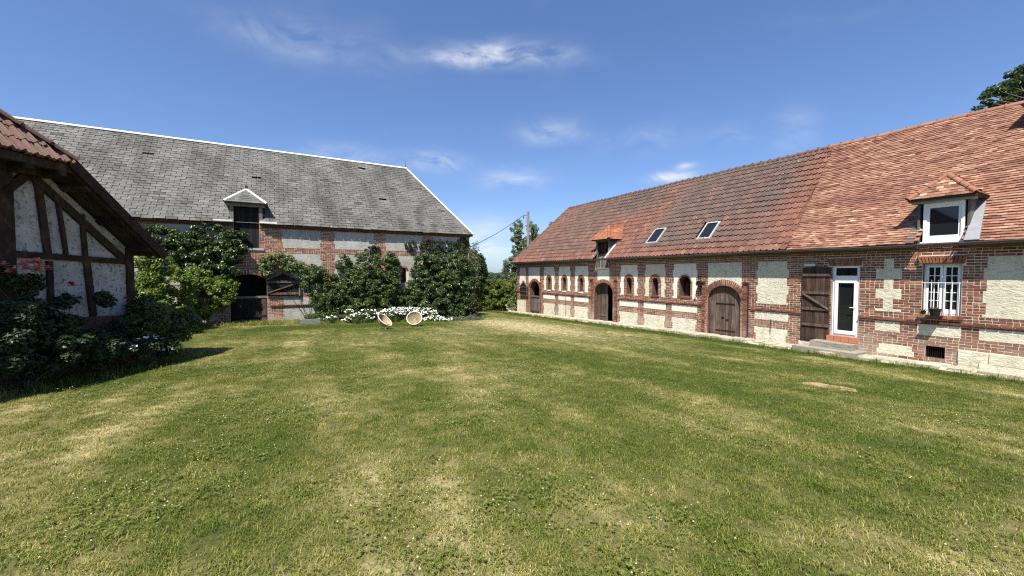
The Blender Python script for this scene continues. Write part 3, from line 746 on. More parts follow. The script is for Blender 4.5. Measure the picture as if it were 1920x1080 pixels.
# slit windows: dark frame set deep
for w_ in WINS:
    wnd = MB().prism(RW, arch_loop((w_[0], w_[1]+.02, w_[2]-.02, w_[3], w_[4]+.02)), -.34, -.325, [arch_loop((w_[0], w_[1]-.035, w_[2]+.03, w_[3], w_[4]-.035))]).build('slit_window', 'brown_wood', stable)
    MB().prism(RW, arch_loop((w_[0], w_[1]-.03, w_[2]+.02, w_[3], w_[4]-.03)), -.337, -.333).build('pane', 'glass', wnd)
    part('mullion', 'brown_wood', wnd, RW, w_[0]-.012, w_[0]+.012, w_[2]+.02, w_[3]+w_[4]-.05, -.325, -.31)
    part('sill', 'brick' if w_[0] < 16 else 'chalk_smooth', wnd, RW, w_[0]-w_[1]-.06, w_[0]+w_[1]+.06, w_[2]-.07, w_[2]+.005, -.32, .03)

# white glazed door with transom, steps and tiled threshold
gd = thing_door = MB().prism(RW, [(5.735, .555), (6.465, .555), (6.465, 2.895), (5.735, 2.895)], -.12, -.03, [[(5.80, .63), (6.385, .63), (6.385, 2.40), (5.80, 2.40)][::-1], [(5.80, 2.57), (6.385, 2.57), (6.385, 2.83), (5.80, 2.83)][::-1]]).build('glazed_door', 'white_paint', stable)
gd['label'] = 'white glazed door with a transom light'
MB().prism(RW, [(5.79, .62), (6.395, .62), (6.395, 2.41), (5.79, 2.41)], -.029, -.005, [[(5.87, .74), (6.30, .74), (6.30, 2.33), (5.87, 2.33)][::-1]]).build('leaf_frame', 'white_paint', gd)
part('pane', 'glass', gd, RW, 5.79, 6.39, .63, 2.40, -.09, -.075); part('pane', 'glass', gd, RW, 5.79, 6.39, 2.565, 2.835, -.085, -.07)
MB().tube([RW.p(5.83, 1.52, -.005), RW.p(5.83, 1.52, .05), RW.p(5.95, 1.52, .05)], .013).build('handle', 'white_zinc', gd)
for i in range(4): part('threshold_tile', 'terracotta', stable, RW, 5.73+i*.21, 5.93+i*.21, .36, .545, -.1, .10)
for nm, a0, a1, b0, b1, d_ in (('step', 5.70, 6.86, .16, .355, .55), ('step', 5.45, 7.22, -.15, .158, .95)):
    part(nm, 'step_stone', stable, RW, a0, a1, b0, b1, -.02, d_, jit=.012)
# plank shutter door folded back beside the glazed door
sd = door_leaf('plank_shutter', stable, RW, 6.52, 7.33, .34, lambda a: 2.86-.04*abs(a-6.9), .04, .06, 'brown_wood'); sd['label'] = 'dark brown plank door folded back on the brick wall'
plank_door(sd, RW, 6.50, 7.34, .36, lambda a: 2.88-.05*abs(a-6.9), .061, .078, 6, 'brown_wood')
for b in (.80, 1.36, 1.93, 2.55): part('ledge', 'old_wood', sd, RW, 6.51, 7.33, b, b+.085, .079, .115)
MB().beam(RW.p(6.53, 1.42, .10), RW.p(7.30, 1.93, .10), .05, .075, RW.N).build('brace', 'old_wood', sd)
part('hinge_block', 'chalk_smooth', sd, RW, 6.98, 7.32, 2.90, 2.99, -.01, .02)

# barred casement window
cw = MB().prism(RW, [(3.475, 1.455), (4.245, 1.455), (4.245, 2.925), (3.475, 2.925)], -.16, -.10, [[(3.52, 1.50), (4.20, 1.50), (4.20, 2.88), (3.52, 2.88)][::-1]]).build('casement_window', 'white_paint', stable)
cw['label'] = 'white small-paned casement window behind bars'
for s_, (x0, x1) in enumerate(((3.52, 3.855), (3.865, 4.20))):
    z0, z1 = 1.50, 2.88; lx0, lx1 = x0+.055, x1-.055; lz0, lz1 = z0+.13, z1-.06
    sash = MB(); sash.prism(RW, [(x0, z0), (x1, z0), (x1, z1), (x0, z1)], -.13, -.09, [[(lx0, lz0), (lx1, lz0), (lx1, lz1), (lx0, lz1)][::-1]])
    so = sash.build('sash', 'white_paint', cw)
    mu = MB(); mu.box(RW, (lx0+lx1)/2-.011, (lx0+lx1)/2+.011, lz0, lz1, -.118, -.098)
    for r_ in range(1, 5):
        zz = lz0+(lz1-lz0)*r_/5; mu.box(RW, lx0, lx1, zz-.01, zz+.01, -.117, -.1)
    mu.build('glazing_bar', 'white_paint', cw)
    for r_ in range(5):
        for c_ in range(2):
            w2 = (lx1-lx0)/2; h2 = (lz1-lz0)/5
            box('pane', 'glass', cw, RW, lx0+c_*w2+.001, lx0+(c_+1)*w2-.001, lz0+r_*h2+.001, lz0+(r_+1)*h2-.001, -.112, -.107)
for i in range(6): MB().tube([RW.p(3.52+i*.138, 1.40, -.03), RW.p(3.52+i*.138, 2.46 if i % 5 else 2.5, -.03)], .011, 6).build('security_bar', 'cream_bar', cw)
MB().tube([RW.p(3.44, 2.38, -.03), RW.p(4.29, 2.38, -.03)], .012, 6).build('security_bar', 'cream_bar', cw)
for i in range(9): part('sill_brick', 'brick', cw, RW, 3.42+i*.099, 3.512+i*.099, 1.36, 1.455, -.2, .09)
# cellar grille
cg = MB().prism(RW, [(3.73, .21), (4.15, .21), (4.15, .57), (3.73, .57)], -.10, -.06, [[(3.76, .24), (4.12, .24), (4.12, .54), (3.76, .54)][::-1]]).build('cellar_grille', 'iron', stable)
for i in range(8): MB().tube([RW.p(3.78+i*.045, .23, -.07), RW.p(3.78+i*.045, .55, -.07)], .007, 5).build('grille_bar', 'iron', cg)

# window-sill pots (things of their own)
def pot(a, r, h, n_, label):
    b0 = 1.455; t = thing('flower_pot', label, 'pot', RW.p(a, b0, n_), 'pots on the barred window sill')
    ring = lambda rr, z: [RW.p(a, b0+z, n_)+Vector((math.cos(2*math.pi*k/14)*rr, math.sin(2*math.pi*k/14)*rr, 0)) for k in range(14)]
    P_ = MB(); rows = [(r*.72, 0), (r, h), (r*1.08, h), (r*1.08, h*.86+.02), (r*.9, h), (r*.86, h*.85)]
    vs = [v for rr, z in rows for v in ring(rr, z)]; fs = [(i*14+k, i*14+(k+1) % 14, (i+1)*14+(k+1) % 14, (i+1)*14+k) for i in range(len(rows)-1) for k in range(14)]
    fs += [tuple(range(14))[::-1], tuple((len(rows)-1)*14+k for k in range(14))]
    P_.add(vs, fs); P_.build('pot_body', 'iron', t)
    tw = MB()
    for k in range(26):
        an = random.uniform(0, 6.28); q = RW.p(a, b0+h*.85, n_)+Vector((math.cos(an)*r*.5, math.sin(an)*r*.5, 0)); e_ = q+Vector((random.uniform(-.09, .09), random.uniform(-.09, .09), random.uniform(.02, .10)))
        s_ = Vector((random.uniform(-.03, .03), random.uniform(-.03, .03), 0)); tw.add([q-s_*.4, q+s_*.4, e_+s_*.2, e_-s_*.2], [(0, 1, 2, 3)])
    tw.build('dry_plant', 'shrub_leaf', t)
pot(4.20, .055, .10, .03, 'small dark pot at the outer end of the barred window sill')
pot(3.92, .13, .19, .215, 'wide dark flower pot hanging off the middle of the barred window sill')
part('pot_bracket', 'iron', stable, RW, 3.78, 4.06, 1.43, 1.453, .085, .34)
# iron bits on the wall
ib = thing('wall_bracket', 'dark scrolled iron bracket on the brick pier beside the double arched door', 'bracket', RW.p(11.40, 1.75, .03))
part('mounting_plate', 'iron', ib, RW, 11.37, 11.43, 1.70, 2.32, .01, .03)
MB().tube([RW.p(11.40, 2.30, .02), RW.p(11.40, 2.30, .30), RW.p(11.40, 2.22, .36), RW.p(11.40, 2.12, .34), RW.p(11.40, 2.12, .27), RW.p(11.40, 2.17, .26)], .022, 6).build('scroll_arm', 'iron', ib)
MB().tube([RW.p(11.40, 1.78, .02), RW.p(11.40, 1.9, .12), RW.p(11.40, 2.08, .18), RW.p(11.40, 2.28, .22)], .02, 6).build('strut', 'iron', ib)
MB().box(RW, 11.33, 11.47, 2.12, 2.28, .06, .20, jit=.01).build('lamp_box', 'iron', ib)
part('dark_niche_plate', 'dark_room', stable, RW, 11.42, 11.56, 2.40, 2.52, -.02, .016)  # dark plate on the wall face; the hole's inner shade is its colour
for a, b0, b1 in ((21.30, -.3, 1.12), (8.42, .35, .88)): MB().tube([RW.p(a, b0, .03), RW.p(a, b1, .03)], .012, 6).build('iron_rod', 'iron', stable)
MB().tube([RW.p(16.58, -.3, .05), RW.p(16.58, 2.24, .05)], .02, 6).build('iron_rod', 'iron', stable)
MB().tube([RW.p(9.27, .1, .05), RW.p(9.27, 2.24, .05)], .02, 6).build('iron_rod', 'iron', stable)
MB().tube([RW.p(9.25+.0, 1.34, .07)]+[RW.p(9.2-i*.2, 1.34-.012*math.sin(i*1.3), .07) for i in range(10)], .01, 5).build('wall_cable', 'black_cable', stable)

# ---- roof
EX, EZ, RX, RZ = 15.85, 3.50, 20.2, 7.98
sl = Vector((RX-EX, 0, RZ-EZ)); SL = sl.length; sl.normalize()
RF = Frame((EX, 0, EZ), (0, 1, 0), sl, Vector((-sl.z, 0, sl.x)))
YE, YR = 27.95, 26.25       # far eave corner and ridge end (hipped)
def sag(a, s): return 0.05*math.sin(a*.55+1)*math.sin(s*.5)+0.012*math.sin(a*1.7+s)-0.05*max(0, (a-14)/12)*(s/SL)
deck = MB()
A_, B_, C_, D_ = RF.p(Y0, 0, -.09), RF.p(YE, 0, -.09), RF.p(YR, SL, -.09), RF.p(Y0, SL, -.09)
back = lambda v: Vector((2*RX-v.x, v.y, v.z))
dn = Vector((0, 0, -.10))
zs_ = lambda z: (z-EZ)/sl.z
deck.prism(RF, [(Y0, -.03), (3.36, -.03), (3.36, zs_(4.78)), (4.40, zs_(4.78)), (4.40, -.03), (17.20, -.03), (17.20, zs_(4.6)), (18.32, zs_(4.6)), (18.32, -.03), (YE, -.03), (YR, SL), (Y0, SL)], -.20, -.09)
deck.add([back(A_), back(B_), C_, D_], [(0, 3, 2, 1)]); deck.add([B_, back(B_), C_], [(0, 1, 2)]); deck.add([A_, back(A_), D_], [(0, 2, 1)])
roof = deck.build('roof', 'roof_boards', stable)
vj = lambda s: 7.75+.39*s/SL
D1, D2, D3 = (17.74, 16.05), (3.88, 16.1), (2.35, 18.9)
SKY = [(14.10, 14.88), (11.16, 11.88)]
def s_at_z(z): return (z-EZ)/sl.z
def skip_roof(a, s):
    if 17.22 < a < 18.26 and s < s_at_z(4.75): return True
    if 3.42 < a < 4.34 and s < s_at_z(4.82): return True
    if 1.75 < a < 3.02 and s_at_z(6.85) < s < s_at_z(7.75): return True
    for y0, y1 in SKY:
        if y0-.02 < a < y1+.02 and s_at_z(4.13) < s < s_at_z(5.0): return True
    return False
PP = Pieces(PAN, 'pantile')
def pan_rnd(a, s): return random.betavariate(2, 2)
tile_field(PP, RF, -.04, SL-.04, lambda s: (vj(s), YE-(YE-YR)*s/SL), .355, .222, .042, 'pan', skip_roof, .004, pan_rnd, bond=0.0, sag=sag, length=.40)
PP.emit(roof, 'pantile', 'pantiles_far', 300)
PT = Pieces(UNIT, 'plain_tile')
rowtone = {}
def plain_rnd(a, s):
    k = (int(s/.104), int((a+.37*int(s/.104))/1.1)); rowtone.setdefault(k, random.uniform(-.2, .2))
    return random.betavariate(2.4, 2.4)*.8+.08+rowtone[k]
tile_field(PT, RF, -.05, SL-.02, lambda s: (-2.5, vj(s)-.01), .104, .168, .036, 'box', skip_roof, .007, plain_rnd, sag=sag, length=.17)
PT.emit(roof, 'plain_tile', 'plain_tiles_far', 300)
# plain covering for the out-of-sight slopes
rc = MB(); rc.add([back(A_)+Vector((0, 0, .02)), back(B_)+Vector((0, 0, .02)), C_+Vector((0, 0, .02)), D_+Vector((0, 0, .02))], [(0, 3, 2, 1)]); rc.add([B_+Vector((0, .03, .01)), back(B_)+Vector((0, .03, .01)), C_+Vector((0, .03, .01))], [(0, 1, 2)])
rc.add([RF.p(Y0, 0, .01), RF.p(-2.5, 0, .01), RF.p(-2.5, SL, .01), RF.p(Y0, SL, .01)], [(0, 1, 2, 3)])
rc.build('rear_covering', 'rust_tile', roof)
# ridge tiles: half-round caps with collars
def half_cap(p, q, r, up, mat, parent, collar=True):
    p, q = Vector(p), Vector(q); d = (q-p).normalized(); sd = d.cross(up).normalized(); u2 = sd.cross(d)
    m_ = MB(); seg = 8
    def ring(c, rr): return [c+sd*math.cos(math.pi*(k/seg*1.1-.05))*rr+u2*math.sin(math.pi*(k/seg*1.1-.05))*rr*.85 for k in range(seg+1)]
    secs = [(0, r), (.93, r*.96)]+([(.93, r*1.22), (1.02, r*1.22)] if collar else [(1.02, r*.95)])
    vs = [v for t, rr in secs for v in ring(p+(q-p)*t, rr)]
    m_.add(vs, [(i*(seg+1)+k, i*(seg+1)+k+1, (i+1)*(seg+1)+k+1, (i+1)*(seg+1)+k) for i in range(len(secs)-1) for k in range(seg)])
    return m_.build('ridge_tile', mat, parent, smooth=False)
y = -2.5
while y < YR-.1:
    y2 = min(y+.40, YR); s0 = sag(y, SL)-.03; half_cap((RX, y2, RZ+s0), (RX, y, RZ+s0), .135, Vector((0, 0, 1)), 'ridge_tile' if y < 8 else 'rust_tile', roof); y = y2
p0, p1 = RF.p(YE, 0, .02), Vector((RX, YR, RZ-.06)); nh = 16
for i in range(nh): half_cap(p0.lerp(p1, (i+1)/nh), p0.lerp(p1, i/nh), .11, Vector((-.4, .5, .75)).normalized(), 'rust_tile', roof)
# gutter
gut = MB(); r_ = .065; gx_, gz_ = 15.80, 3.47; seg = 8; ys2 = np.linspace(-2.5, YE, 40); vs = []; fs = []
for y in ys2:
    dz = .012*math.sin(y*.9)
    vs += [(gx_-math.cos(math.pi*k/seg)*r_, y, gz_+dz-math.sin(math.pi*k/seg)*r_) for k in range(seg+1)]
for i in range(len(ys2)-1): fs += [(i*(seg+1)+k, i*(seg+1)+k+1, (i+1)*(seg+1)+k+1, (i+1)*(seg+1)+k) for k in range(seg)]
gut.add(vs, fs); gut.tube([(gx_-r_, y, gz_+.012*math.sin(y*.9)) for y in ys2], .012, 6); go = gut.build('gutter', 'gutter_zinc', stable)
for y in np.arange(-2, 27.5, .8): MB().beam((gx_-.068, y, gz_-.02), (16.2, y, gz_-.085), .03, .012).build('gutter_bracket', 'gutter_zinc', go)
# skylights
for y0, y1 in SKY:
    s0, s1 = s_at_z(4.13), s_at_z(5.0)
    sk = MB().prism(RF, [(y0, s0), (y1, s0), (y1, s1), (y0, s1)], -.02, .085, [[(y0+.07, s0+.08), (y1-.07, s0+.08), (y1-.07, s1-.10), (y0+.07, s1-.10)][::-1]]).build('skylight', 'zinc', roof)
    box('pane', 'glass', sk, RF, y0+.06, y1-.06, s0+.07, s1-.09, .05, .062)
    MB().prism(RF, [(y0+.05, s0+.05), (y1-.05, s0+.05), (y1-.05, s1-.06), (y0+.05, s1-.06)], .086, .10, [[(y0+.095, s0+.10), (y1-.095, s0+.10), (y1-.095, s1-.13), (y0+.095, s1-.13)][::-1]]).build('sash', 'skylight_frame', sk)
    box('flashing', 'gutter_zinc', sk, RF, y0-.06, y1+.06, s1, s1+.07, .03, .075); box('flashing', 'gutter_zinc', sk, RF, y0-.05, y1+.05, s0-.08, s0, .03, .06)

# dormers
def x_at_z(z): return EX+(z-EZ)*(RX-EX)/(RZ-EZ)
def dormer_roof(parent, vc, hw, xe, ze, xa, za, tm, gauge, width, capm, nobj, xz=x_at_z, T=lambda v: Vector(v), capr=.055):
    """hipped dormer roof running back into the main slope; T maps (into roof, along eave, up) to the world"""
    L, R_ = Vector((xe, vc-hw, ze)), Vector((xe, vc+hw, ze)); A = Vector((xa, vc, za)); Bk = Vector((xz(za)+.15, vc, za))
    LB, RB = Vector((xz(ze)+.1, vc-hw, ze)), Vector((xz(ze)+.1, vc+hw, ze)); dn = Vector((0, 0, -.07))
    m_ = MB(); m_.add([T(q) for q in (L, R_, A, Bk, LB, RB, L+dn, R_+dn, LB+dn, RB+dn)], [(1, 0, 2), (0, 4, 3, 2), (5, 1, 2, 3), (0, 1, 7, 6), (4, 0, 6, 8), (1, 5, 9, 7), (6, 7, 9, 8)])
    o = m_.build('dormer_roof', 'roof_boards', parent)
    P_ = Pieces(UNIT, tm)
    up = (A-(L+R_)/2); ul = up.length; up.normalize(); nn_ = Vector((-(za-ze), 0, xa-xe)).normalized()
    tile_field(P_, Frame(T(L), T((0, 1, 0)), T(up), T(nn_)), -.03, ul-.03, lambda s: (hw*max(s, 0)/ul, 2*hw-hw*max(s, 0)/ul), gauge, width, .014, 'box', length=gauge*1.5)
    for sg, P0, PB_ in ((-1, L, LB), (1, R_, RB)):
        u2 = Vector((0, -sg*hw, za-ze)); l2 = u2.length; u2.normalize()
        fr = Frame(T(P0), T((1, 0, 0)), T(u2), T(Vector((0, sg*(za-ze), hw)).normalized()))
        dx0 = xa-xe; l0 = PB_.x-P0.x; l1 = Bk.x-P0.x
        tile_field(P_, fr, -.03, l2-.02, lambda s: (dx0*max(s, 0)/l2, l0+(l1-l0)*max(s, 0)/l2), gauge, width, .014, 'box', length=gauge*1.5)
    P_.emit(o, 'dormer_tile', 'dormer_tiles_far', nobj)
    for P0 in (L, R_):
        nn = max(2, int((A-P0).length/.26))
        for i in range(nn): half_cap(T(P0.lerp(A, (i+1)/nn)), T(P0.lerp(A, i/nn)), capr*1.45, T((-.3, 0, 1)), capm, o, capm != 'white_zinc')
    nn = max(2, int((Bk-A).length/.28))
    for i in range(nn): half_cap(T(A.lerp(Bk, (i+1)/nn)), T(A.lerp(Bk, i/nn)), capr, Vector((0, 0, 1)), capm, o, capm != 'white_zinc')
    return o
# far loft dormer with plank door
d1 = []; vc = 17.76
for sg in (-1, 1):
    f = Frame((0, vc+sg*.56, 0), (1, 0, 0), (0, 0, 1), (0, sg, 0))
    d1.append(MB().prism(f, [(16.16, 3.5), (16.16, 4.62), (x_at_z(4.62)+.1, 4.62)], -.04, .02, rnd=.5))
d1o = d1[0].build('loft_dormer', 'slate', stable); d1[1].build('cheek', 'slate', d1o); d1o['label'] = 'small loft dormer with bright orange tiles and dark plank door'
for sg in (-1, 1): part('post', 'grey_wood', d1o, RW, vc+sg*.51-.05, vc+sg*.51+.05, 3.05, 4.62, -.04, .06)
part('lintel', 'grey_wood', d1o, RW, vc-.6, vc+.6, 4.50, 4.64, -.05, .08)
for i in range(6): part('plank', 'dark_wood' if i % 2 else 'brown_wood', d1o, RW, vc-.455+i*.152, vc-.455+(i+1)*.152-.006, 3.52, 4.5, -.10, -.07)
for i in range(7): part('plank', 'grey_wood', d1o, RW, vc-.40+i*.113, vc-.40+(i+1)*.113-.012, 2.985, 3.60, -.02, .02+random.uniform(0, .01))
dormer_roof(d1o, vc, .74, 15.92, 4.63, 16.62, 5.42, 'dormer_tile', .10, .15, 'dormer_tile', 120)
MB().beam(RF.p(vc-.62, -.05, .06), RF.p(vc-.62, s_at_z(4.6), .06), .05, .10, RF.N).build('flashing', 'cream_bar', d1o); MB().beam(RF.p(vc+.62, -.05, .05), RF.p(vc+.62, s_at_z(4.3), .05), .08, .06, RF.N).build('flashing', 'zinc', d1o)
# near dormer with white window
d2 = []; vc = 3.88
for sg in (-1, 1):
    f = Frame((0, vc+sg*.50, 0), (1, 0, 0), (0, 0, 1), (0, sg, 0))
    d2.append(MB().prism(f, [(16.16, 3.5), (16.16, 4.78), (x_at_z(4.78)+.1, 4.78)], -.03, .02, rnd=.35))
d2o = d2[0].build('window_dormer', 'slate', stable); d2[1].build('cheek', 'slate', d2o); d2o['label'] = 'tiled dormer with a white framed square window'
wf = MB().prism(RW, [(3.46, 3.56), (4.28, 3.56), (4.28, 4.66), (3.46, 4.66)], -.06, .03, [[(3.53, 3.66), (4.21, 3.66), (4.21, 4.58), (3.53, 4.58)][::-1]]).build('window_frame', 'white_paint', d2o)
MB().prism(RW, [(3.53, 3.66), (4.21, 3.66), (4.21, 4.58), (3.53, 4.58)], -.05, -.004, [[(3.585, 3.73), (4.155, 3.73), (4.155, 4.52), (3.585, 4.52)][::-1]]).build('sash', 'white_paint', d2o)
part('pane', 'glass', d2o, RW, 3.57, 4.17, 3.72, 4.53, -.04, -.03); part('sill', 'white_paint', d2o, RW, 3.42, 4.32, 3.515, 3.558, -.05, .09)
part('fascia', 'zinc', d2o, RW, 3.26, 4.52, 4.665, 4.80, -.1, .12)
dormer_roof(d2o, vc, .68, 15.93, 4.80, 16.45, 5.46, 'plain_tile', .10, .15, 'ridge_tile', 150)
MB().prism(RF, [(3.10, -.04), (3.38, -.04), (3.38, s_at_z(4.8)), (3.24, s_at_z(4.8))], .02, .10).build('flashing', 'zinc', d2o)
MB().prism(RF, [(4.38, 0), (4.60, 0), (4.46, s_at_z(4.5)), (4.38, s_at_z(4.5))], .02, .07).build('flashing', 'gutter_zinc', d2o)
# upper dormer near the ridge
d3 = []; vc = 2.38
for sg in (-1, 1):
    f = Frame((0, vc+sg*.52, 0), (1, 0, 0), (0, 0, 1), (0, sg, 0))
    d3.append(MB().prism(f, [(19.0, 6.70), (19.0, 7.65), (19.95, 7.65)], -.03, .02, rnd=.2))
d3o = d3[0].build('ridge_dormer', 'slate', stable); d3[1].build('cheek', 'slate', d3o); d3o['label'] = 'small dormer high on the roof close to the ridge'
UW = Frame((19.0, 0, 0), (0, 1, 0), (0, 0, 1), (-1, 0, 0))
MB().prism(UW, [(1.9, 6.78), (2.86, 6.78), (2.86, 7.62), (1.9, 7.62)], -.05, .02, [[(1.98, 6.87), (2.78, 6.87), (2.78, 7.54), (1.98, 7.54)][::-1]]).build('window_frame', 'white_paint', d3o)
box('pane', 'glass', d3o, UW, 1.97, 2.79, 6.86, 7.55, -.04, -.03)
MB().prism(RF, [(2.90, s_at_z(6.55)), (3.18, s_at_z(6.60)), (3.0, s_at_z(7.2)), (2.90, s_at_z(7.2))], .02, .05).build('flashing', 'zinc', d3o)
m_ = MB(); m_.add([(18.85, 1.70, 7.62), (18.85, 3.04, 7.62), (19.25, 2.37, 8.08), (20.3, 2.37, 8.08), (20.0, 1.70, 7.62), (20.0, 3.04, 7.62)], [(1, 0, 2), (0, 4, 3, 2), (5, 1, 2, 3), (0, 1, 5, 4)]); m_.build('dormer_roof', 'rust_tile', d3o)

# ------------------------------------------------------------------ slate-roofed barn
U0, U1 = -15.0, 10.85
barn = thing('slate_barn', 'large brick and stone barn with grey slate roof and ivy covered front', 'building', (-2, 29.5, 0))
BA = [(-1.67, .81, -.05, 2.15, .46, .20, 21), (.90, .30, 1.75, 2.72, .28, .20, 13), (3.30, .30, 1.75, 2.72, .28, .20, 13), (6.40, .17, 2.05, 2.82, .18, .15, 11)]
BR = [(-2.25, -1.15, 3.98, 5.35)]
BTOP = 5.30
bw = MB(); hs = [arch_loop(o_) for o_ in BA]+[[(a, b), (c_, b), (c_, d_), (a, d_)] for a, c_, b, d_ in [(-2.25, -1.15, 3.98, 5.29)]]
bw.prism(BW, [(U0, -.8), (U1, -.8), (U1, BTOP), (U0, BTOP)], -.5, 0.0, hs, mi=0, side_mi=1)
bfront = bw.build('front_wall', None, barn, mats=['mortar', 'brick_relief'])
rs = MB(); rs.box(XY, U0, U1, 33.5, 34, -.8, BTOP); rs.box(XY, U1-.5, U1-.003, 25.501, 33.499, -.8, BTOP); rs.box(XY, U0+.003, U0+.5, 25.501, 33.499, -.8, BTOP)
rs.build('rear_wall', 'brick_relief', barn)
MB().box(XY, U0+.51, U1-.51, 25.505, 33.495, -.8, -.06).build('inner_floor', 'dark_room', barn)
MB().box(XY, U0+.51, U1-.51, 27.5, 27.6, -.05, 5.2).build('partition', 'dark_room', barn)
BU = [(-.12, 1.80), (2.45, 4.70), (5.30, 7.65), (8.30, 10.40), (-5.3, -2.9), (-8.4, -5.95), (-11.5, -9.05)]
BPAN = []
for a0, a1 in BU:
    BPAN.append((a0, a1, 4.0, 5.03, .06)); BPAN.append((a0, a1, 2.1 if a0 != -.12 else 1.45, 3.74, .06)); BPAN.append((a0, a1, .96, 2.0, .05) if a0 != -.12 else (a0, a1, .96, 1.34, .04)); BPAN.append((a0, a1, -.2, .80, .05))
def excl_barn(k, zc):
    out = []
    for a0, a1, b0, b1, q in BPAN:
        if zrow(b0) <= k < zrow(b1):
            iv = quoin_iv(a0, a1, k, q, q); out.append(iv)
    for o_ in BA:
        hw = arch_hw((o_[0], o_[1]+(o_[5] if zc > o_[3] else 0), o_[2], o_[3], o_[4]+o_[5]), zc)
        if hw: out.append((o_[0]-hw, o_[0]+hw))
    for a0, a1, b0, b1 in BR:
        if b0 < zc < b1: out.append((a0, a1))
    return out
PBB = Pieces(UNIT, 'brick')
brick_course_fill(PBB, BW, U0, U1, zrow(-.3), zrow(BTOP), excl_barn)
for o_ in BA: voussoirs(PBB, BW, o_, o_[5], o_[6], .02)
x = U0
while x < U1:                                  # dentilled cornice and string course
    if not -2.3 < x < -1.2: PBB.add(BW.mat(x+.035, 5.13, .03, .055, .16, .09), random.betavariate(2, 2)); 
    if not -2.3 < x < -1.2: PBB.add(BW.mat(x+.035, 5.26, .05, .068, .07, .13), random.betavariate(2, 2))
    x += .07
x = U0
while x < U1:
    if not -2.5 < x+.1 < -.8: PBB.add(BW.mat(x+.11, .91, .035, .21, .05, .09), random.random()*.4)
    x += .23
PBB.emit(bfront, 'brick', 'brick_courses_far', 300)
for a0, a1, b0, b1, q in BPAN:
    k0, k1 = zrow(b0), zrow(b1); poly = quoin_poly(a0, a1, k0, k1, q, q)
    hs = [arch_loop((o_[0], o_[1]+o_[5], max(o_[2]-.03, b0+.02), max(o_[3], b0+.03), o_[4]+o_[5]))[::-1] for o_ in BA[1:] if a0 < o_[0] < a1 and b0 < 2.2 and b1 > 3.2]
    if hs and hs[0][0][1] < ZB+k0*CH: hs = [[(a, max(z_, ZB+k0*CH+.03)) for a, z_ in h] for h in hs]
    MB().prism(BW, poly, -.03, .006, hs, rnd=random.random()).build('stone_panel', 'barn_chalk', bfront)
part('sill_stone', 'barn_chalk', bfront, BW, -2.35, -.95, 3.86, 3.98, -.3, .06)
# half-round blind windows
for o_ in BA[1:]:
    w_ = MB().prism(BW, arch_loop((o_[0], o_[1]+.02, o_[2]-.02, o_[3], o_[4]+.02)), -.34, -.32, [arch_loop((o_[0], o_[1]-.04, o_[2]+.04, o_[3], o_[4]-.04))[::-1]]).build('arched_window', 'dark_wood', barn)
    MB().prism(BW, arch_loop((o_[0], o_[1]-.03, o_[2]+.03, o_[3], o_[4]-.03)), -.336, -.33).build('pane', 'glass', w_)
# stable door: lower leaf shut, upper leaf folded right
lf = door_leaf('half_door', barn, BW, -2.46, -.88, .06, lambda a: 1.36, -.12, -.09, 'dark_wood')
plank_door(lf, BW, -2.46, -.88, .05, lambda a: 1.37, -.089, -.06, 9, 'dark_wood')
part('rail', 'grey_wood', lf, BW, -2.48, -.86, 1.34, 1.45, -.12, .0); part('ledge', 'dark_wood', lf, BW, -2.46, -.88, .32, .44, -.059, -.02); part('stile', 'old_wood', lf, BW, -1.12, -.90, .06, 1.33, -.059, -.03)
ul_ = MB().prism(BW, [(-.85, 1.45), (.67, 1.45), (.67, 2.25), (-.10, 2.66), (-.85, 2.30)], .06, .08).build('upper_door_leaf', 'dark_wood', barn); ul_['label'] = 'dark upper half door with diagonal brace folded back on the wall'
for i in range(8):
    x0 = -.85+i*.19; tp = lambda a: 2.30+.36*(a+.85)/.75 if a < -.10 else 2.66-.41*(a+.10)/.77
    MB().prism(BW, [(x0+.005, 1.46), (x0+.185, 1.46), (x0+.185, tp(x0+.185)-.03), (x0+.005, tp(x0+.005)-.03)], .081, .095+random.uniform(0, .006)).build('plank', 'dark_wood', ul_)
for b in (1.50, 2.13): part('ledge', 'old_wood', ul_, BW, -.86, .66, b, b+.12, .10, .14)
MB().beam(BW.p(-.84, 1.60, .13), BW.p(.62, 2.13, .13), .05, .11, BW.N).build('brace', 'old_wood', ul_)
MB().beam(BW.p(-.87, 2.31, .09), BW.p(-.10, 2.69, .09), .08, .06, BW.N).build('top_rail', 'grey_wood', ul_); MB().beam(BW.p(-.12, 2.69, .09), BW.p(.69, 2.26, .09), .08, .06, BW.N).build('top_rail', 'grey_wood', ul_)
part('stile', 'grey_wood', ul_, BW, .64, .69, 1.42, 2.26, .06, .15)
# roof
BEY, BEZ, BRY, BRZ = 24.74, 5.26, 29.5, 10.28
bsl = Vector((0, BRY-BEY, BRZ-BEZ)); BSL = bsl.length; bsl.normalize()
BF = Frame((0, BEY, BEZ), (1, 0, 0), bsl, Vector((0, -bsl.z, bsl.y)))
UE, UR = 11.02, 7.85
bs_z = lambda z: (z-BEZ)/bsl.z
by_z = lambda z: BEY+(z-BEZ)*(BRY-BEY)/(BRZ-BEZ)
dk = MB(); dk.prism(BF, [(U0-.2, -.04), (-2.40, -.04), (-2.40, bs_z(6.2)), (-1.0, bs_z(6.2)), (-1.0, -.04), (UE, -.04), (UR, BSL), (U0-.2, BSL)], -.18, -.06)
q1, q2, q3, q4 = BF.p(UE, 0, -.06), BF.p(UR, BSL, -.06), BF.p(U0-.2, BSL, -.06), BF.p(U0-.2, 0, -.06); bk = lambda v: Vector((v.x, 2*BRY-v.y, v.z))
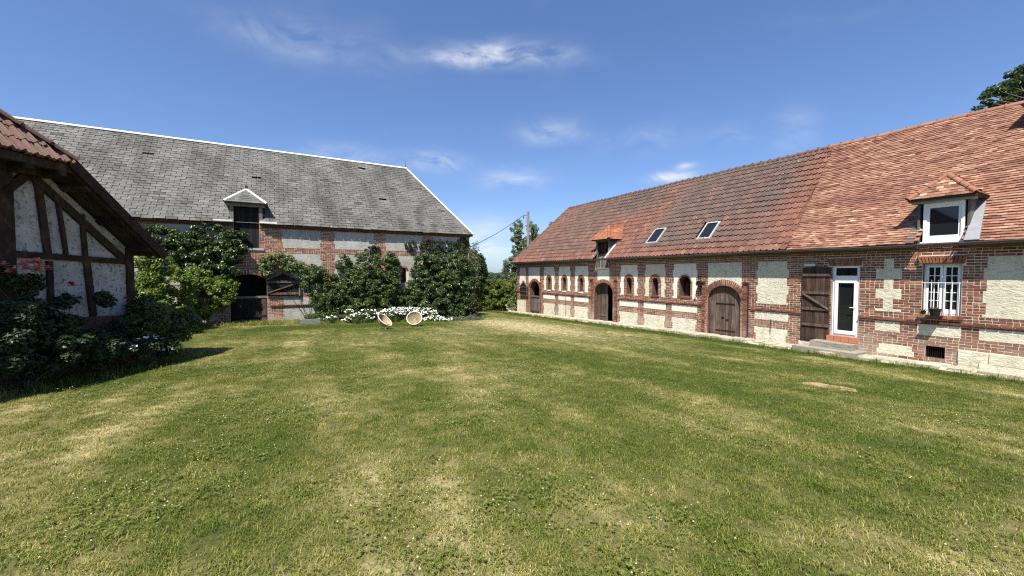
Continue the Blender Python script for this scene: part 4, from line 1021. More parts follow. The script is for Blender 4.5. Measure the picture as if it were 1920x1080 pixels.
dk.add([q1, q2, bk(q1)], [(0, 2, 1)]); dk.add([bk(q1), q2, q3, bk(q4)], [(0, 1, 2, 3)]); dk.add([q4, q3, bk(q4)], [(0, 1, 2)])
broof = dk.build('roof', 'roof_boards', barn)
def bskip(a, s):
    if -2.42 < a < -.98 and s < bs_z(6.35): return True
    return random.random() < .0012
def slate_rnd(a, s):
    r_ = random.betavariate(2.2, 2.2)*.75+.2
    return .02 if random.random() < .018 else r_
bsag = lambda a, s: .035*math.sin(a*.35+.5)*math.sin(s*.45)+.01*math.sin(a*1.9+s*2)
PS = Pieces(UNIT, 'slate')
tile_field(PS, BF, -.06, BSL-.02, lambda s: (U0-.2, UE-(UE-UR)*max(s, 0)/BSL), .203, .445, .022, 'box', bskip, .005, slate_rnd, sag=bsag, length=.26)
for M in PS.M:                                  # a little gap between slates, some of them slipped
    M[:3, 0] *= .955
    if random.random() < .04: M[:3, 3] -= np.array(bsl)*random.uniform(.01, .05)
PS.emit(broof, 'slate', 'slates_far', 300)
def strip(p, q, r, up, name, mat, parent, nseg):
    p, q = Vector(p), Vector(q)
    for i in range(nseg): half_cap(p.lerp(q, (i+1)/nseg), p.lerp(q, i/nseg), r, Vector(up), mat, parent, False).name = name
strip((U0-.2, BRY, BRZ+.0), (UR, BRY, BRZ+.0), .12, (0, 0, 1), 'ridge_cap', 'white_zinc', broof, 12)
strip(BF.p(UE, 0, .01), Vector((UR, BRY, BRZ)), .075, Vector((.5, -.4, .75)).normalized(), 'hip_cap', 'white_zinc', broof, 5)
MB().tube([(UR-.05, BRY, BRZ), (UR-.05, BRY, BRZ+.5)], [.03, .008], 6).build('finial', 'iron', broof)
# loft dormer
vc = -1.70; bc = []
for sg in (-1, 1):
    f = Frame((vc+sg*.70, 0, 0), (0, 1, 0), (0, 0, 1), (sg, 0, 0))
    bc.append(MB().prism(f, [(24.98, 5.3), (24.98, 6.3), (by_z(6.3)+.1, 6.3)], -.05, .02, rnd=.3))
bd = bc[0].build('loft_dormer', 'slate', barn); bc[1].build('cheek', 'slate', bd); bd['label'] = 'loft dormer with white edged slate roof over a dark plank door'
for sg in (-1, 1):
    part('post', 'grey_wood', bd, BW, vc+sg*.63-.08, vc+sg*.63+.08, 5.32, 6.2, -.05, .10)
    part('flashing', 'white_zinc', bd, BW, vc+sg*.98-.40, vc+sg*.98+.40, 5.27, 5.36, -.12, .28)
part('lintel', 'grey_wood', bd, BW, vc-.85, vc+.85, 6.10, 6.27, -.06, .16)
for i in range(7): part('plank', 'dark_wood', bd, BW, vc-.54+i*.155, vc-.54+(i+1)*.155-.006, 3.98, 6.12, -.16, -.13)
dormer_roof(bd, vc, .92, 24.72, 6.30, 25.42, 7.08, 'slate', .16, .30, 'white_zinc', 60, by_z, lambda v: Vector((v[1], v[0], v[2])), .05)
MB().tube([(vc, 25.42, 7.08), (vc, 25.42, 7.28)], [.08, .05], 6).build('finial', 'iron', bd)

# ------------------------------------------------------------------ half-timbered shed on the left
sc0 = E1*-9.5+E2*5.6
shed = thing('timbered_shed', 'half timbered shed with stained white plaster and half hipped red tile roof', 'shed', (sc0.x, sc0.y, .5))
TH = .854
def zroof(Y): return 4.90+(8.23-Y)*TH
gw = MB().prism(SW, [(1.16, -.2), (9.98, -.2), (9.98, zroof(9.98)-.2), (8.15, 4.72), (2.99, 4.72), (1.16, zroof(9.98)-.2)], -.25, 0).build('gable_wall', 'plaster', shed)
MB().box(SW, 1.16, 9.98, -.2, 3.2, -8.0, -7.7).build('rear_wall', 'plaster', shed)
for a in (1.16, 9.73): MB().box(SW, a, a+.25, -.2, 3.2, -7.699, -.251).build('side_wall', 'plaster', shed)
MB().prism(SW, [(1.10, -.2), (10.02, -.2), (10.02, 1.62), (8.9, 1.68), (1.10, 1.72)], -.2, .09).build('plinth', 'brick_relief', shed)
def tb(a0, b0, a1, b1, w, name='stud', d=.035): MB().beam(SW.p(a0, b0, d-.03), SW.p(a1, b1, d-.03), w, .10, SW.N).build(name, 'timber', shed)
MB().box(SW, 9.84, 10.02, .9, 3.28, -.28, .05, jit=.008).build('corner_post', 'timber', shed)
tb(7.50, 1.7, 7.50, 4.75, .26, 'post', .05); tb(8.18, 3.05, 8.05, 4.58, .12); tb(8.52, 3.03, 8.39, 4.25, .07); tb(8.90, 3.0, 8.86, 3.95, .09)
tb(9.76, 3.0, 7.90, 4.62, .15, 'brace', .05); tb(7.35, 4.0, 7.95, 4.66, .15, 'brace', .05); tb(7.62, 3.02, 9.86, 2.93, .125, 'rail', .045)
tb(9.02, 1.68, 8.92, 2.9, .13); tb(8.2, 1.7, 8.2, 2.9, .10); tb(6.6, 1.7, 6.6, 4.7, .12); tb(5.6, 1.7, 5.6, 4.7, .2, 'post'); tb(4.6, 1.7, 4.6, 4.7, .12); tb(3.4, 1.7, 3.4, 4.7, .2, 'post'); tb(1.2, 2.95, 7.5, 3.0, .12, 'rail')
tb(2.3, 1.7, 2.3, 4.0, .12); tb(1.26, .9, 1.26, 3.2, .18, 'post')
# main slopes (seen from below at the verge)
YRg = 5.57; ct = 1/math.hypot(1, TH); st = TH*ct
for sg, yE in ((1, 10.29), (-1, 2*YRg-10.29)):
    fr = Frame(E2*yE+Vector((0, 0, zroof(10.29))), E1, (E2*(-sg*ct)+Vector((0, 0, st))), (E2*(sg*st)+Vector((0, 0, ct))))
    LS = (10.29-YRg)/ct; s1 = (10.29-8.23)/ct
    sl_ = MB().prism(fr, [(-17.5, 0), (-8.90, 0), (-8.90, s1), (-10.8, LS), (-17.5, LS)], -.06, .0).build('roof_slope', 'roof_boards', shed)
    PQ = Pieces(PAN, 'rust_tile')
    tile_field(PQ, fr, -.04, LS-.03, lambda s: (-12.8, -8.90 if s < s1 else -8.90-1.9*(s-s1)/(LS-s1)), .33, .20, .022, 'pan', None, .008, None, bond=0, length=.38)
    PQ.emit(sl_, 'pantile', 'pantiles_far', 60 if sg > 0 else 0)
    MB().beam(fr.p(-8.885, -.03, -.05), fr.p(-8.885, s1+.03, -.05), .035, .20, fr.N).build('verge_board', 'verge_wood', shed)
    for s_ in (.35, 1.25, 2.2): MB().beam(fr.p(-9.6, s_, -.14), fr.p(-8.93, s_, -.14), .13, .15, fr.N).build('purlin_end', 'timber', shed)
    for a in (-8.98, -9.22): MB().beam(fr.p(a, 0, -.105), fr.p(a, s1+.1, -.105), .07, .085, fr.N).build('rafter', 'timber', shed)
# half hip
hup = (E1*-1.9+Vector((0, 0, 2.27))); HL = hup.length; hup.normalize(); hn = (E1*2.27+Vector((0, 0, 1.9))).normalized()
HF = Frame(E1*-8.90+E2*2.91+Vector((0, 0, 4.90)), E2, hup, hn)
hh = MB().prism(HF, [(0, 0), (5.32, 0), (2.66, HL)], -.05, 0).build('half_hip', 'roof_boards', shed)
PH = Pieces(PAN, 'rust_tile')
tile_field(PH, HF, -.08, HL-.05, lambda s: (2.66*max(s, 0)/HL, 5.32-2.66*max(s, 0)/HL), .33, .185, .025, 'pan', None, .007, None, bond=0, length=.39)
PH.emit(hh, 'pantile', 'pantiles_far', 200)
P0, P1 = HF.p(5.32, 0, .04), HF.p(2.66, HL, .04)
for i in range(9): half_cap(P0.lerp(P1, (i+1)/9), P0.lerp(P1, i/9), .10, (E2*.5+Vector((0, 0, .8))+E1*.2).normalized(), 'rust_tile', hh)
P0 = HF.p(0, 0, .04)
for i in range(9): half_cap(P0.lerp(P1, (i+1)/9), P0.lerp(P1, i/9), .10, (E2*-.5+Vector((0, 0, .8))+E1*.2).normalized(), 'rust_tile', hh)
MB().beam(E1*-9.02+E2*2.95+Vector((0, 0, 4.76)), E1*-9.02+E2*8.3+Vector((0, 0, 4.76)), .16, .15).build('eave_beam', 'timber', shed)
MB().beam(E1*-9.40+E2*2.95+Vector((0, 0, 4.66)), E1*-9.40+E2*8.2+Vector((0, 0, 4.66)), .18, .18).build('tie_beam', 'timber', shed)
for Y in (3.4, 4.5, 5.6, 6.7, 7.5, 8.05): MB().beam(E1*-9.5+E2*Y+Vector((0, 0, 4.62)), E1*-8.94+E2*Y+Vector((0, 0, 4.66)), .13, .13).build('bracket_beam', 'timber', shed)

# ------------------------------------------------------------------ foliage helpers
def unit_dirs(n_):
    v = RNG.normal(size=(n_, 3)); return v/np.linalg.norm(v, axis=1)[:, None]
def clumps(blobs, k, rs):
    """split big ellipsoids (centre, radii) into many small lumps lying on and in them"""
    out = []
    for c, r in blobs:
        c = np.array(c, float); r = np.array(r, float); rm = float(np.cbrt(np.prod(r)))
        kk = max(5, int(3.2*k*(r[0]*r[1]+r[1]*r[2]+r[0]*r[2])/3/(rs*rs)))
        d = unit_dirs(kk); rad = RNG.uniform(.45, 1.0, kk)**.6
        P_ = c+d*r*rad[:, None]*(1-.35*rs/rm)
        for q in P_: out.append((q, np.array([1, 1, .8])*rs*RNG.uniform(.55, 1.35)))
    return out
def leaf_mesh(lumps, n_, size, aspect=.62, out_w=.7, up_w=.45, fold=.25, zmin=None, droop=0.0, shape='diamond'):
    C = np.array([l[0] for l in lumps]); Rr = np.array([l[1] for l in lumps]); w = Rr.prod(1)**(2/3); w /= w.sum()
    idx = RNG.choice(len(lumps), n_, p=w); d = unit_dirs(n_)
    P_ = C[idx]+d*Rr[idx]*(RNG.uniform(.25, 1, n_)**.45)[:, None]
    if zmin is not None:
        keep = P_[:, 2] > zmin(P_[:, 0], P_[:, 1]) if callable(zmin) else P_[:, 2] > zmin
        P_, d, idx = P_[keep], d[keep], idx[keep]; n_ = len(P_)
    N_ = d*out_w+np.array([0, 0, up_w])+RNG.normal(size=(n_, 3))*.45; N_ /= np.linalg.norm(N_, axis=1)[:, None]
    T = np.cross(N_, RNG.normal(size=(n_, 3))); T[:, 2] -= droop; T -= N_*(T*N_).sum(1)[:, None]; T /= np.linalg.norm(T, axis=1)[:, None]; S = np.cross(N_, T)
    L = size*RNG.uniform(.6, 1.35, n_)[:, None]; W = L*aspect/2
    base, tip = P_-T*L/2, P_+T*L/2-N_*L*.12
    mid = P_-T*L*.08; lf_, rt = mid-S*W+N_*W*fold, mid+S*W+N_*W*fold
    V = np.stack([base, lf_, tip, rt], 1).reshape(-1, 3); k = np.arange(n_)*4
    F = np.stack([np.c_[k, k+2, k+1], np.c_[k, k+3, k+2]], 1).reshape(-1, 3)
    lump_t = RNG.uniform(0, 1, len(lumps)); r_ = np.clip(.55*RNG.uniform(0, 1, n_)+.45*lump_t[idx], 0, 1)
    return V, F, np.repeat(r_, 2)
def stems(parent, base, targets, r0, mat='bark', name='stem', each=False):
    m_ = MB()
    for t in targets:
        b = Vector(base)+Vector((random.uniform(-.08, .08), random.uniform(-.08, .08), 0)); t = Vector(t)
        mid = b.lerp(t, .5)+Vector((random.uniform(-.12, .12), random.uniform(-.12, .12), .08*(t-b).length))
        m_.tube([b, b.lerp(mid, .6), mid, t], [r0, r0*.75, r0*.55, r0*.2], 5)
    return m_.build(name, mat, parent)
def plant(name, label, cat, blobs, mat, n_, size, rs=.28, k=1.0, base=None, group=None, stem_r=.025, nst=5, **kw):
    cs = np.array([b[0] for b in blobs]); bx, by = (base if base else (cs[:, 0].mean(), cs[:, 1].mean())); bz = gz(bx, by)-.04
    t = thing(name, label, cat, (bx, by, bz), group)
    lm = clumps(blobs, k, rs*.66)
    V, F, r_ = leaf_mesh(lm, int(n_*1.9), size, zmin=lambda x, y: ground(x, y)+.02, **kw)
    mk('foliage', V, F, mat, t, r_)
    tg = [lm[i][0] for i in RNG.choice(len(lm), min(nst, len(lm)), replace=False)]
    stems(t, (bx, by, bz), tg, stem_r)
    return t, lm
def B(px, py, rx, ry, y, dep):          # blob at the photo pixel on the plane y, radii in pixels, depth in metres
    p = ony(px, py, y); mpp = (p-CAMP).dot(E2)/FPX
    return (tuple(p), (rx*mpp, dep, ry*mpp))
def BD(px, py, rx, ry, dist, dep):      # blob at a distance along the view
    p = ondist(px, py, dist); m_ = dist/FPX
    return (tuple(p), (rx*m_, dep, ry*m_))

# ---- plants along the barn
G_ = 'shrubs and climbers along the barn front'
plant('ivy', 'dark glossy ivy climbing the barn wall left of the loft door', 'ivy', [B(420, 478, 40, 38, 24.7, .5), B(395, 440, 34, 26, 24.85, .28), B(300, 450, 40, 36, 24.8, .35), B(440, 450, 20, 30, 24.85, .25), B(350, 470, 40, 40, 24.7, .4), B(395, 520, 55, 36, 24.5, .6)],
      'ivy_leaf', 15000, .125, .30, 1.2, group=G_, nst=8, droop=.8)
plant('shrub', 'sunlit yellow green shrub between the shed corner and the barn half door', 'shrub', [B(382, 560, 46, 40, 23.6, .8), B(350, 590, 40, 30, 23.2, .8), B(415, 545, 28, 26, 23.9, .6), B(372, 520, 26, 22, 23.8, .5), B(318, 545, 50, 50, 22.6, .8)],
      'bright_leaf', 11000, .115, .30, 1.2, group=G_)
plant('shrub', 'tall bright shrub rising right behind the shed corner post', 'shrub', [B(285, 500, 32, 34, 21.0, .6), B(275, 545, 34, 36, 20.6, .7), B(300, 590, 44, 34, 20.4, .8), B(330, 610, 34, 26, 20.2, .7)],
      'bright_leaf', 9000, .105, .28, 1.2, group=G_)
plant('climber', 'pale variegated climber over the barn half door arch', 'climber', [B(522, 490, 34, 17, 24.75, .3), B(500, 505, 16, 18, 24.8, .22), B(550, 500, 24, 14, 24.7, .3)], 'pale_leaf', 3000, .10, .2, 1.1, base=(1.15, 24.93), group=G_, nst=4, stem_r=.014)
plant('shrub', 'grey green leafy shrub just right of the barn half door', 'shrub', [B(602, 530, 34, 34, 24.3, .6), B(622, 565, 36, 34, 24.0, .7), B(588, 515, 22, 20, 24.5, .4), B(640, 545, 26, 32, 24.3, .5), B(622, 590, 30, 18, 23.8, .6)], 'shrub_leaf', 10000, .105, .27, 1.2, group=G_, base=(2.1, 24.3))
plant('shrub', 'taller dark shrub between the two half round barn windows', 'shrub', [B(690, 500, 30, 30, 24.4, .5), B(665, 540, 36, 40, 24.2, .6), B(715, 540, 34, 40, 24.2, .6), B(690, 575, 44, 26, 23.9, .7), B(645, 495, 14, 18, 24.6, .35)], 'shrub_leaf', 14000, .10, .27, 1.2, group=G_, base=(4.4, 24.3))
plant('ivy', 'loose light ivy around the narrow barn slit window', 'ivy', [B(738, 520, 15, 30, 24.75, .3), B(735, 490, 16, 18, 24.8, .25), B(740, 560, 22, 30, 24.5, .4), B(766, 555, 12, 22, 24.6, .3)], 'shrub_leaf', 5000, .10, .24, 1.2, group=G_, droop=.8, base=(5.9, 24.8))
plant('ivy', 'dense ivy mound with bright top right of the barn slit window', 'ivy', [B(800, 505, 36, 36, 24.4, .6), B(790, 550, 34, 36, 24.2, .7), B(815, 570, 40, 28, 23.9, .8), B(822, 490, 18, 22, 24.6, .4)], 'ivy_leaf', 13000, .115, .28, 1.3, group=G_, droop=.8, base=(7.9, 24.5))
plant('ivy', 'dense round ivy mass wrapping the right corner of the barn', 'ivy', [B(858, 510, 36, 40, 24.4, .7), B(866, 555, 34, 38, 24.3, .8), B(840, 540, 30, 40, 24.1, .7), B(850, 585, 36, 20, 23.9, .8), B(880, 520, 14, 34, 25.2, .6)], 'ivy_leaf', 15000, .11, .28, 1.3, group=G_, droop=.8, base=(9.9, 24.5))
plant('climber', 'thin sparse creeper under the barn eaves on the right', 'climber', [B(825, 462, 48, 14, 24.93, .07), B(700, 468, 16, 10, 24.94, .06), B(868, 462, 16, 20, 24.93, .07), B(772, 462, 14, 12, 24.94, .06)], 'dark_tree_leaf', 3400, .08, .12, 1.0, group=G_, base=(9.2, 24.95), nst=14, stem_r=.012)
plant('shrub', 'small copper leaved shrub at the foot of the barn corner', 'shrub', [B(888, 578, 11, 16, 24.1, .4), B(884, 590, 12, 10, 23.9, .4)], 'copper_leaf', 1800, .08, .18, 1.2)
plant('perennial', 'low grey green catmint clump spilling over the lawn edge', 'perennial', [B(880, 601, 34, 10, 22.6, .55), B(850, 603, 24, 9, 22.5, .5), B(905, 604, 14, 7, 22.4, .4)], 'grey_leaf', 7000, .07, .14, 1.5, aspect=.35)

# ---- daisies: leafy mound and white flower heads
def daisies(label, pts, n_fl, n_lf, group, seed, rad=.045, mat='shrub_leaf'):
    cs = [Vector(p[0]) for p in pts]; bx = sum(c_.x for c_ in cs)/len(cs); by = sum(c_.y for c_ in cs)/len(cs)
    t = thing('daisy_clump', label, 'daisies', (bx, by, gz(bx, by)-.03), group)
    lm = clumps(pts, 1.4, .16)
    V, F, r_ = leaf_mesh(lm, n_lf, .085, aspect=.3, zmin=lambda x, y: ground(x, y)+.01); mk('foliage', V, F, mat, t, r_)
    stems(t, (bx, by, gz(bx, by)-.03), [lm[i][0] for i in RNG.choice(len(lm), 8)], .012)
    fl, ye = MB(), MB()
    w = np.array([p[1][0]*p[1][2] for p in pts]); w /= w.sum()
    for i in range(n_fl):
        c_, r_ = pts[RNG.choice(len(pts), p=w)]; d = unit_dirs(1)[0]; d[2] = abs(d[2])*.9+.1; d[1] = -abs(d[1])*.8
        q = Vector(c_)+Vector((d[0]*r_[0], d[1]*r_[1], d[2]*r_[2]))*random.uniform(.9, 1.15)
        if q.z < gz(q.x, q.y)+.05: q.z = gz(q.x, q.y)+random.uniform(.08, .3)
        nrm = Vector((random.gauss(-.1, .35), random.gauss(-.35, .35), 1)).normalized(); x = nrm.orthogonal().normalized(); y = nrm.cross(x); R_ = rad*random.uniform(.75, 1.25); k = 10
        ring = [q+(x*math.cos(2*math.pi*j/k)+y*math.sin(2*math.pi*j/k))*R_*(1 if j % 2 else .72)-nrm*.006 for j in range(k)]
        fl.add([q]+ring, [(0, 1+j, 1+(j+1) % k) for j in range(k)])
        r2 = [q+nrm*.005+(x*math.cos(2*math.pi*j/5)+y*math.sin(2*math.pi*j/5))*R_*.24 for j in range(5)]
        ye.add(r2, [tuple(range(5))])
    fl.build('flower_heads', 'petal_white', t, kind='stuff'); ye.build('flower_centres', 'pollen', t, kind='stuff')
daisies('dense white daisies behind the two round cane chairs', [B(735, 592, 26, 14, 22.9, .4), B(765, 590, 28, 14, 22.9, .4), B(795, 590, 24, 13, 22.8, .4), B(812, 600, 20, 9, 22.5, .4), B(745, 584, 30, 8, 23.2, .4)], 380, 7000, 'daisies along the barn', 1, .045)
daisies('scattered white daisies left of the tilted cane chair', [B(672, 600, 26, 12, 22.7, .5), B(690, 590, 18, 12, 22.9, .4), B(655, 590, 12, 10, 23.0, .4), B(620, 600, 14, 8, 23.0, .4)], 90, 4500, 'daisies along the barn', 2, .05)
daisies('few daisies fading out beside the grey catmint', [B(838, 604, 10, 6, 22.2, .3), B(828, 608, 8, 4, 22.0, .2)], 22, 700, 'daisies along the barn', 3, .045)

# ---- chairs and trough
def bowl_chair(px, py, label, yaw, tilt, R0=.37):
    # base on the lawn under the given pixel
    d = Vector(ray(px, py)); t_ = 1.0
    for _ in range(60):
        q = CAMP+d*t_; t_ += (q.z-gz(q.x, q.y))/max(.05, -d.z)*.7
    base = CAMP+d*t_; base.z = gz(base.x, base.y)
    t = thing('cane_chair', label, 'chair', base, 'round cane chairs by the daisies')
    nrm = Vector((math.cos(yaw)*math.sin(tilt), math.sin(yaw)*math.sin(tilt), math.cos(tilt))); side = Vector((-math.sin(yaw), math.cos(yaw), 0)); upv = nrm.cross(side)
    ctr = base+Vector((0, 0, .42)); rim = []
    bowl = lambda r, a: ctr+(side*math.cos(a)*r*.98+upv*math.sin(a)*r)*R0-nrm*(.30*(1-r*r))
    MB().tube([bowl(1, 2*math.pi*i/28) for i in range(28)], .018, 6, closed=True).build('rim', 'cane_rim', t)
    cords = MB()
    for i in range(30):
        a = 2*math.pi*i/30; cords.tube([bowl(r, a) for r in (1, .8, .55, .3, .06)], .008, 4, cap=False)
    for r in (.25, .45, .62, .78, .9): cords.tube([bowl(r, 2*math.pi*i/20) for i in range(20)], .007, 4, closed=True)
    cords.build('woven_seat', 'cane', t)
    vs = [bowl(r, 2*math.pi*i/20)-nrm*.01 for r in (.97, .75, .5, .25) for i in range(20)]
    sh = MB(); sh.add(vs, [(a*20+i, a*20+(i+1) % 20, (a+1)*20+(i+1) % 20, (a+1)*20+i) for a in range(3) for i in range(20)]); sh.build('seat_shell', 'cane', t)
    for i in range(3):
        an = yaw+math.pi/3+i*2*math.pi/3; foot = base+Vector((math.cos(an)*.30, math.sin(an)*.30, -.02)); foot.z = gz(foot.x, foot.y)-.02
        MB().tube([foot, base+Vector((math.cos(an)*.16, math.sin(an)*.16, .22)), bowl(.45, 0)*.0+ctr-nrm*.24+(foot-base)*.35], .014, 6).build('leg', 'cane', t)
    MB().tube([base+Vector((math.cos(2*math.pi*i/16)*.2, math.sin(2*math.pi*i/16)*.2, .20)) for i in range(16)], .011, 5, closed=True).build('base_ring', 'cane', t)
bowl_chair(722, 617, 'round cane chair tilted sideways among the white daisies', math.radians(-40), math.radians(44))
bowl_chair(777, 612, 'round cane chair facing the lawn in front of the white daisies', math.radians(-112), math.radians(52))
q = onz(582, 611, -.02); tr = thing('stone_trough', 'small grey stone trough on the grass by the barn wall', 'trough', (q.x, q.y, gz(q.x, q.y)))
TF = Frame((q.x, q.y, gz(q.x, q.y)), (1, 0, 0), (0, 1, 0), (0, 0, 1))
MB().prism(TF, [(-.45, -.2), (.45, -.2), (.45, .2), (-.45, .2)], -.03, .26, [[(-.38, -.13), (.38, -.13), (.38, .13), (-.38, .13)][::-1]]).build('basin', 'trough_stone', tr)
MB().box(TF, -.39, .39, -.14, .14, -.02, .2).build('soil', 'soil', tr)
V, F, r_ = leaf_mesh([(np.array((q.x, q.y, gz(q.x, q.y)+.36)), np.array((.34, .12, .16)))], 420, .07); mk('herbs', V, F, 'bright_leaf', tr, r_)
plant('weed', 'pale weed with white flower growing behind the grey trough', 'plant', [B(587, 600, 9, 12, 23.4, .25)], 'pale_leaf', 500, .09, .14, 1.2)

# ---- planting in front of the shed (in its shade)
def S(px, py, rx, ry, X, dep): p = onshed(px, py, X); m_ = (p-CAMP).dot(E2)/FPX; return (tuple(p), (dep, rx*m_, ry*m_))
GS = 'plants in the bed along the shed'
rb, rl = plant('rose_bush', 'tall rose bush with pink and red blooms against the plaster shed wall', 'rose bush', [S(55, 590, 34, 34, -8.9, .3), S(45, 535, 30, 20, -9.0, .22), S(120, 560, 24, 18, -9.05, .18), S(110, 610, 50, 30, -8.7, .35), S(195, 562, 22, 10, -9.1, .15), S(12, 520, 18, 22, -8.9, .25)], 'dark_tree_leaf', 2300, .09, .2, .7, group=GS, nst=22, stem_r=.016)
def rose(px, py, X, r, mat):
    c_ = onshed(px, py, X); m_ = MB()
    for ly, (k, rr, lift) in enumerate(((6, 1, 0), (5, .72, .25), (4, .42, .45))):
        for i in range(k):
            a = 2*math.pi*i/k+ly*.5; d = Vector((math.cos(a), math.sin(a), 0)); s_ = Vector((-math.sin(a), math.cos(a), 0))
            o_ = c_+Vector((0, 0, lift*r*.5)); m_.add([o_, o_+d*rr*r*.6+s_*rr*r*.5+Vector((0, 0, r*.3*(ly+.5))), o_+d*rr*r+Vector((0, 0, r*.3*ly)), o_+d*rr*r*.6-s_*rr*r*.5+Vector((0, 0, r*.3*(ly+.5)))], [(0, 1, 2, 3)])
    m_.build('rose_bloom', mat, rb)
for i in range(16): rose(random.uniform(28, 80), random.uniform(490, 512), -8.75+random.uniform(-.1, .15), random.uniform(.06, .10), 'petal_pink')
for px, py in ((8, 498), (15, 512), (90, 505), (48, 520)): rose(px, py, -8.8, .08, 'petal_pink')
for px, py, r_ in ((136, 536, .085), (237, 560, .08), (131, 532, .06)): rose(px, py, -8.85, r_, 'petal_red')
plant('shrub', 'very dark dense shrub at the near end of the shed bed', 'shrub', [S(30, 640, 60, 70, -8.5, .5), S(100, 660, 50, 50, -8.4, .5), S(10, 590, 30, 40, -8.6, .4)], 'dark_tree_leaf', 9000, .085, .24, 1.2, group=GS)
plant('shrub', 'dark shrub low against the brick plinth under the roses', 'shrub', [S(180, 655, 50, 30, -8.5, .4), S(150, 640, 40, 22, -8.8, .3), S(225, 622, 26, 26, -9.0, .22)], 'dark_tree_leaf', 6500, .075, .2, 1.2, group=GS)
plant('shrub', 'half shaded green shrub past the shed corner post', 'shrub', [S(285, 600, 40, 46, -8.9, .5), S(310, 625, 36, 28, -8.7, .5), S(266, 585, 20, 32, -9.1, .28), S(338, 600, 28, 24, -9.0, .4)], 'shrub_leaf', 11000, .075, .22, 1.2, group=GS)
def SG(px, py, rx, ry, X, dep): return S(px, py, rx, ry, X, dep)
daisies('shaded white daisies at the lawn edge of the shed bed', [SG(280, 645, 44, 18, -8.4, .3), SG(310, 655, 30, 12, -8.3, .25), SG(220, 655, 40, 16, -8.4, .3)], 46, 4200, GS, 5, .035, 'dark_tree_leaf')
# ------------------------------------------------------------------ trees, hedge and pole beyond the yard
def tree(label, px, py_top, dist, width, mat, n_, size, blobs_fn, name='tree', group='trees beyond the farmyard', trunk_r=.16, rs=.6, lean=0.0, k=1.0, **kw):
    p = ondist(px, 512, dist); bx, by = p.x, p.y; bz = gz(bx, by)-.1
    top = ondist(px, py_top, dist).z; h = top-bz
    t = thing(name, label, 'tree', (bx, by, bz), group)
    bl = blobs_fn(Vector((bx, by, bz)), h, width); lm = clumps(bl, k, rs*.62)
    tk = MB(); pts = [Vector((bx, by, bz))+Vector((lean*i, .05*math.sin(i*2), h*.9*i/6)) for i in range(7)]
    tk.tube(pts, [trunk_r*(1-.14*i) for i in range(7)], 8); to = tk.build('trunk', 'bark', t, smooth=True)
    br = MB()
    for i in RNG.choice(len(lm), min(30, len(lm)), replace=False):
        q = Vector(lm[i][0]); f = min(max((q.z-bz)/h-.12, .12), .85); j = f*6/.9; a = pts[min(int(j), 5)].lerp(pts[min(int(j)+1, 6)], j-int(j))
        br.tube([a, a.lerp(q, .5)+Vector((0, 0, .15)), q], [trunk_r*.4*(1-f*.6), trunk_r*.22, .012], 5)
    br.build('branches', 'bark', to)
    V, F, r_ = leaf_mesh(lm, int(n_*1.7), size, zmin=bz+.2, **kw); mk('crown', V, F, mat, t, r_)
    return t
def cone(b, h, w): return [(b+Vector((random.uniform(-.28, .28)*w, random.uniform(-.28, .28)*w, h*(.10+.84*i/17))), (w*(1.05-.047*i)*random.uniform(.7, 1.1), w*(1.05-.047*i), h*.085)) for i in range(18)]
def rnd_crown(b, h, w): return [(b+Vector((random.uniform(-.5, .5)*w, random.uniform(-.5, .5)*w, h*random.uniform(.42, .8))), (w*random.uniform(.5, .75),)*2+(h*random.uniform(.16, .24),)) for _ in range(8)]+[(b+Vector((0, 0, h*.62)), (w*.7, w*.7, h*.3))]
tree('slender grey green poplar behind the utility pole', 972, 413, 44, 1.75, 'birch_leaf', 26000, .13, cone, 'poplar', trunk_r=.16, rs=.36, k=.6, out_w=.35)
tree('broader grey green poplar right of the utility pole', 1001, 416, 45, 1.8, 'birch_leaf', 25000, .13, cone, 'poplar', trunk_r=.16, rs=.36, k=.6, out_w=.35)
tree('pale small poplar tip showing over the stable roof', 1034, 412, 50, 1.4, 'birch_leaf', 9000, .16, cone, 'poplar', rs=.45)
tree('dark round tree in the shade behind the barn corner', 880, 458, 36, 1.7, 'dark_tree_leaf', 26000, .14, rnd_crown, 'dark_tree', rs=.45)
tree('dark spreading tree next to the barn at the lane', 897, 475, 42, 1.25, 'dark_tree_leaf', 16000, .14, rnd_crown, 'dark_tree', rs=.45)
tree('thin light tree whose twigs stick out past the barn eaves', 888, 436, 33, .55, 'birch_leaf', 900, .11, rnd_crown, 'young_tree', rs=.22, trunk_r=.05, k=.6)
tree('grey leaved young tree left of the poplar', 948, 478, 46, .55, 'grey_leaf', 2200, .13, rnd_crown, 'young_tree', rs=.3, trunk_r=.06)
plant('hedge', 'tall sunlit hedge closing the lane beyond the yard', 'hedge', [BD(925, 545, 30, 22, 35, 1.2), BD(900, 550, 20, 20, 35, 1.0), BD(955, 547, 24, 24, 35.5, 1.2), BD(935, 564, 40, 15, 35, 1.3), BD(905, 566, 22, 14, 34.5, 1.0), BD(960, 566, 18, 14, 35, 1.0), BD(985, 555, 30, 26, 36, 1.2), BD(870, 560, 30, 22, 35, 1.2)], 'hedge_leaf', 42000, .13, .42, 1.2)
plant('hedge', 'darker hedge row further down the lane', 'hedge', [BD(930, 532, 30, 14, 60, 2.0), BD(965, 530, 26, 16, 58, 2.0), BD(1000, 530, 30, 16, 58, 2.0), BD(900, 532, 30, 14, 62, 2.0)], 'dark_tree_leaf', 16000, .22, .6, 1.2)
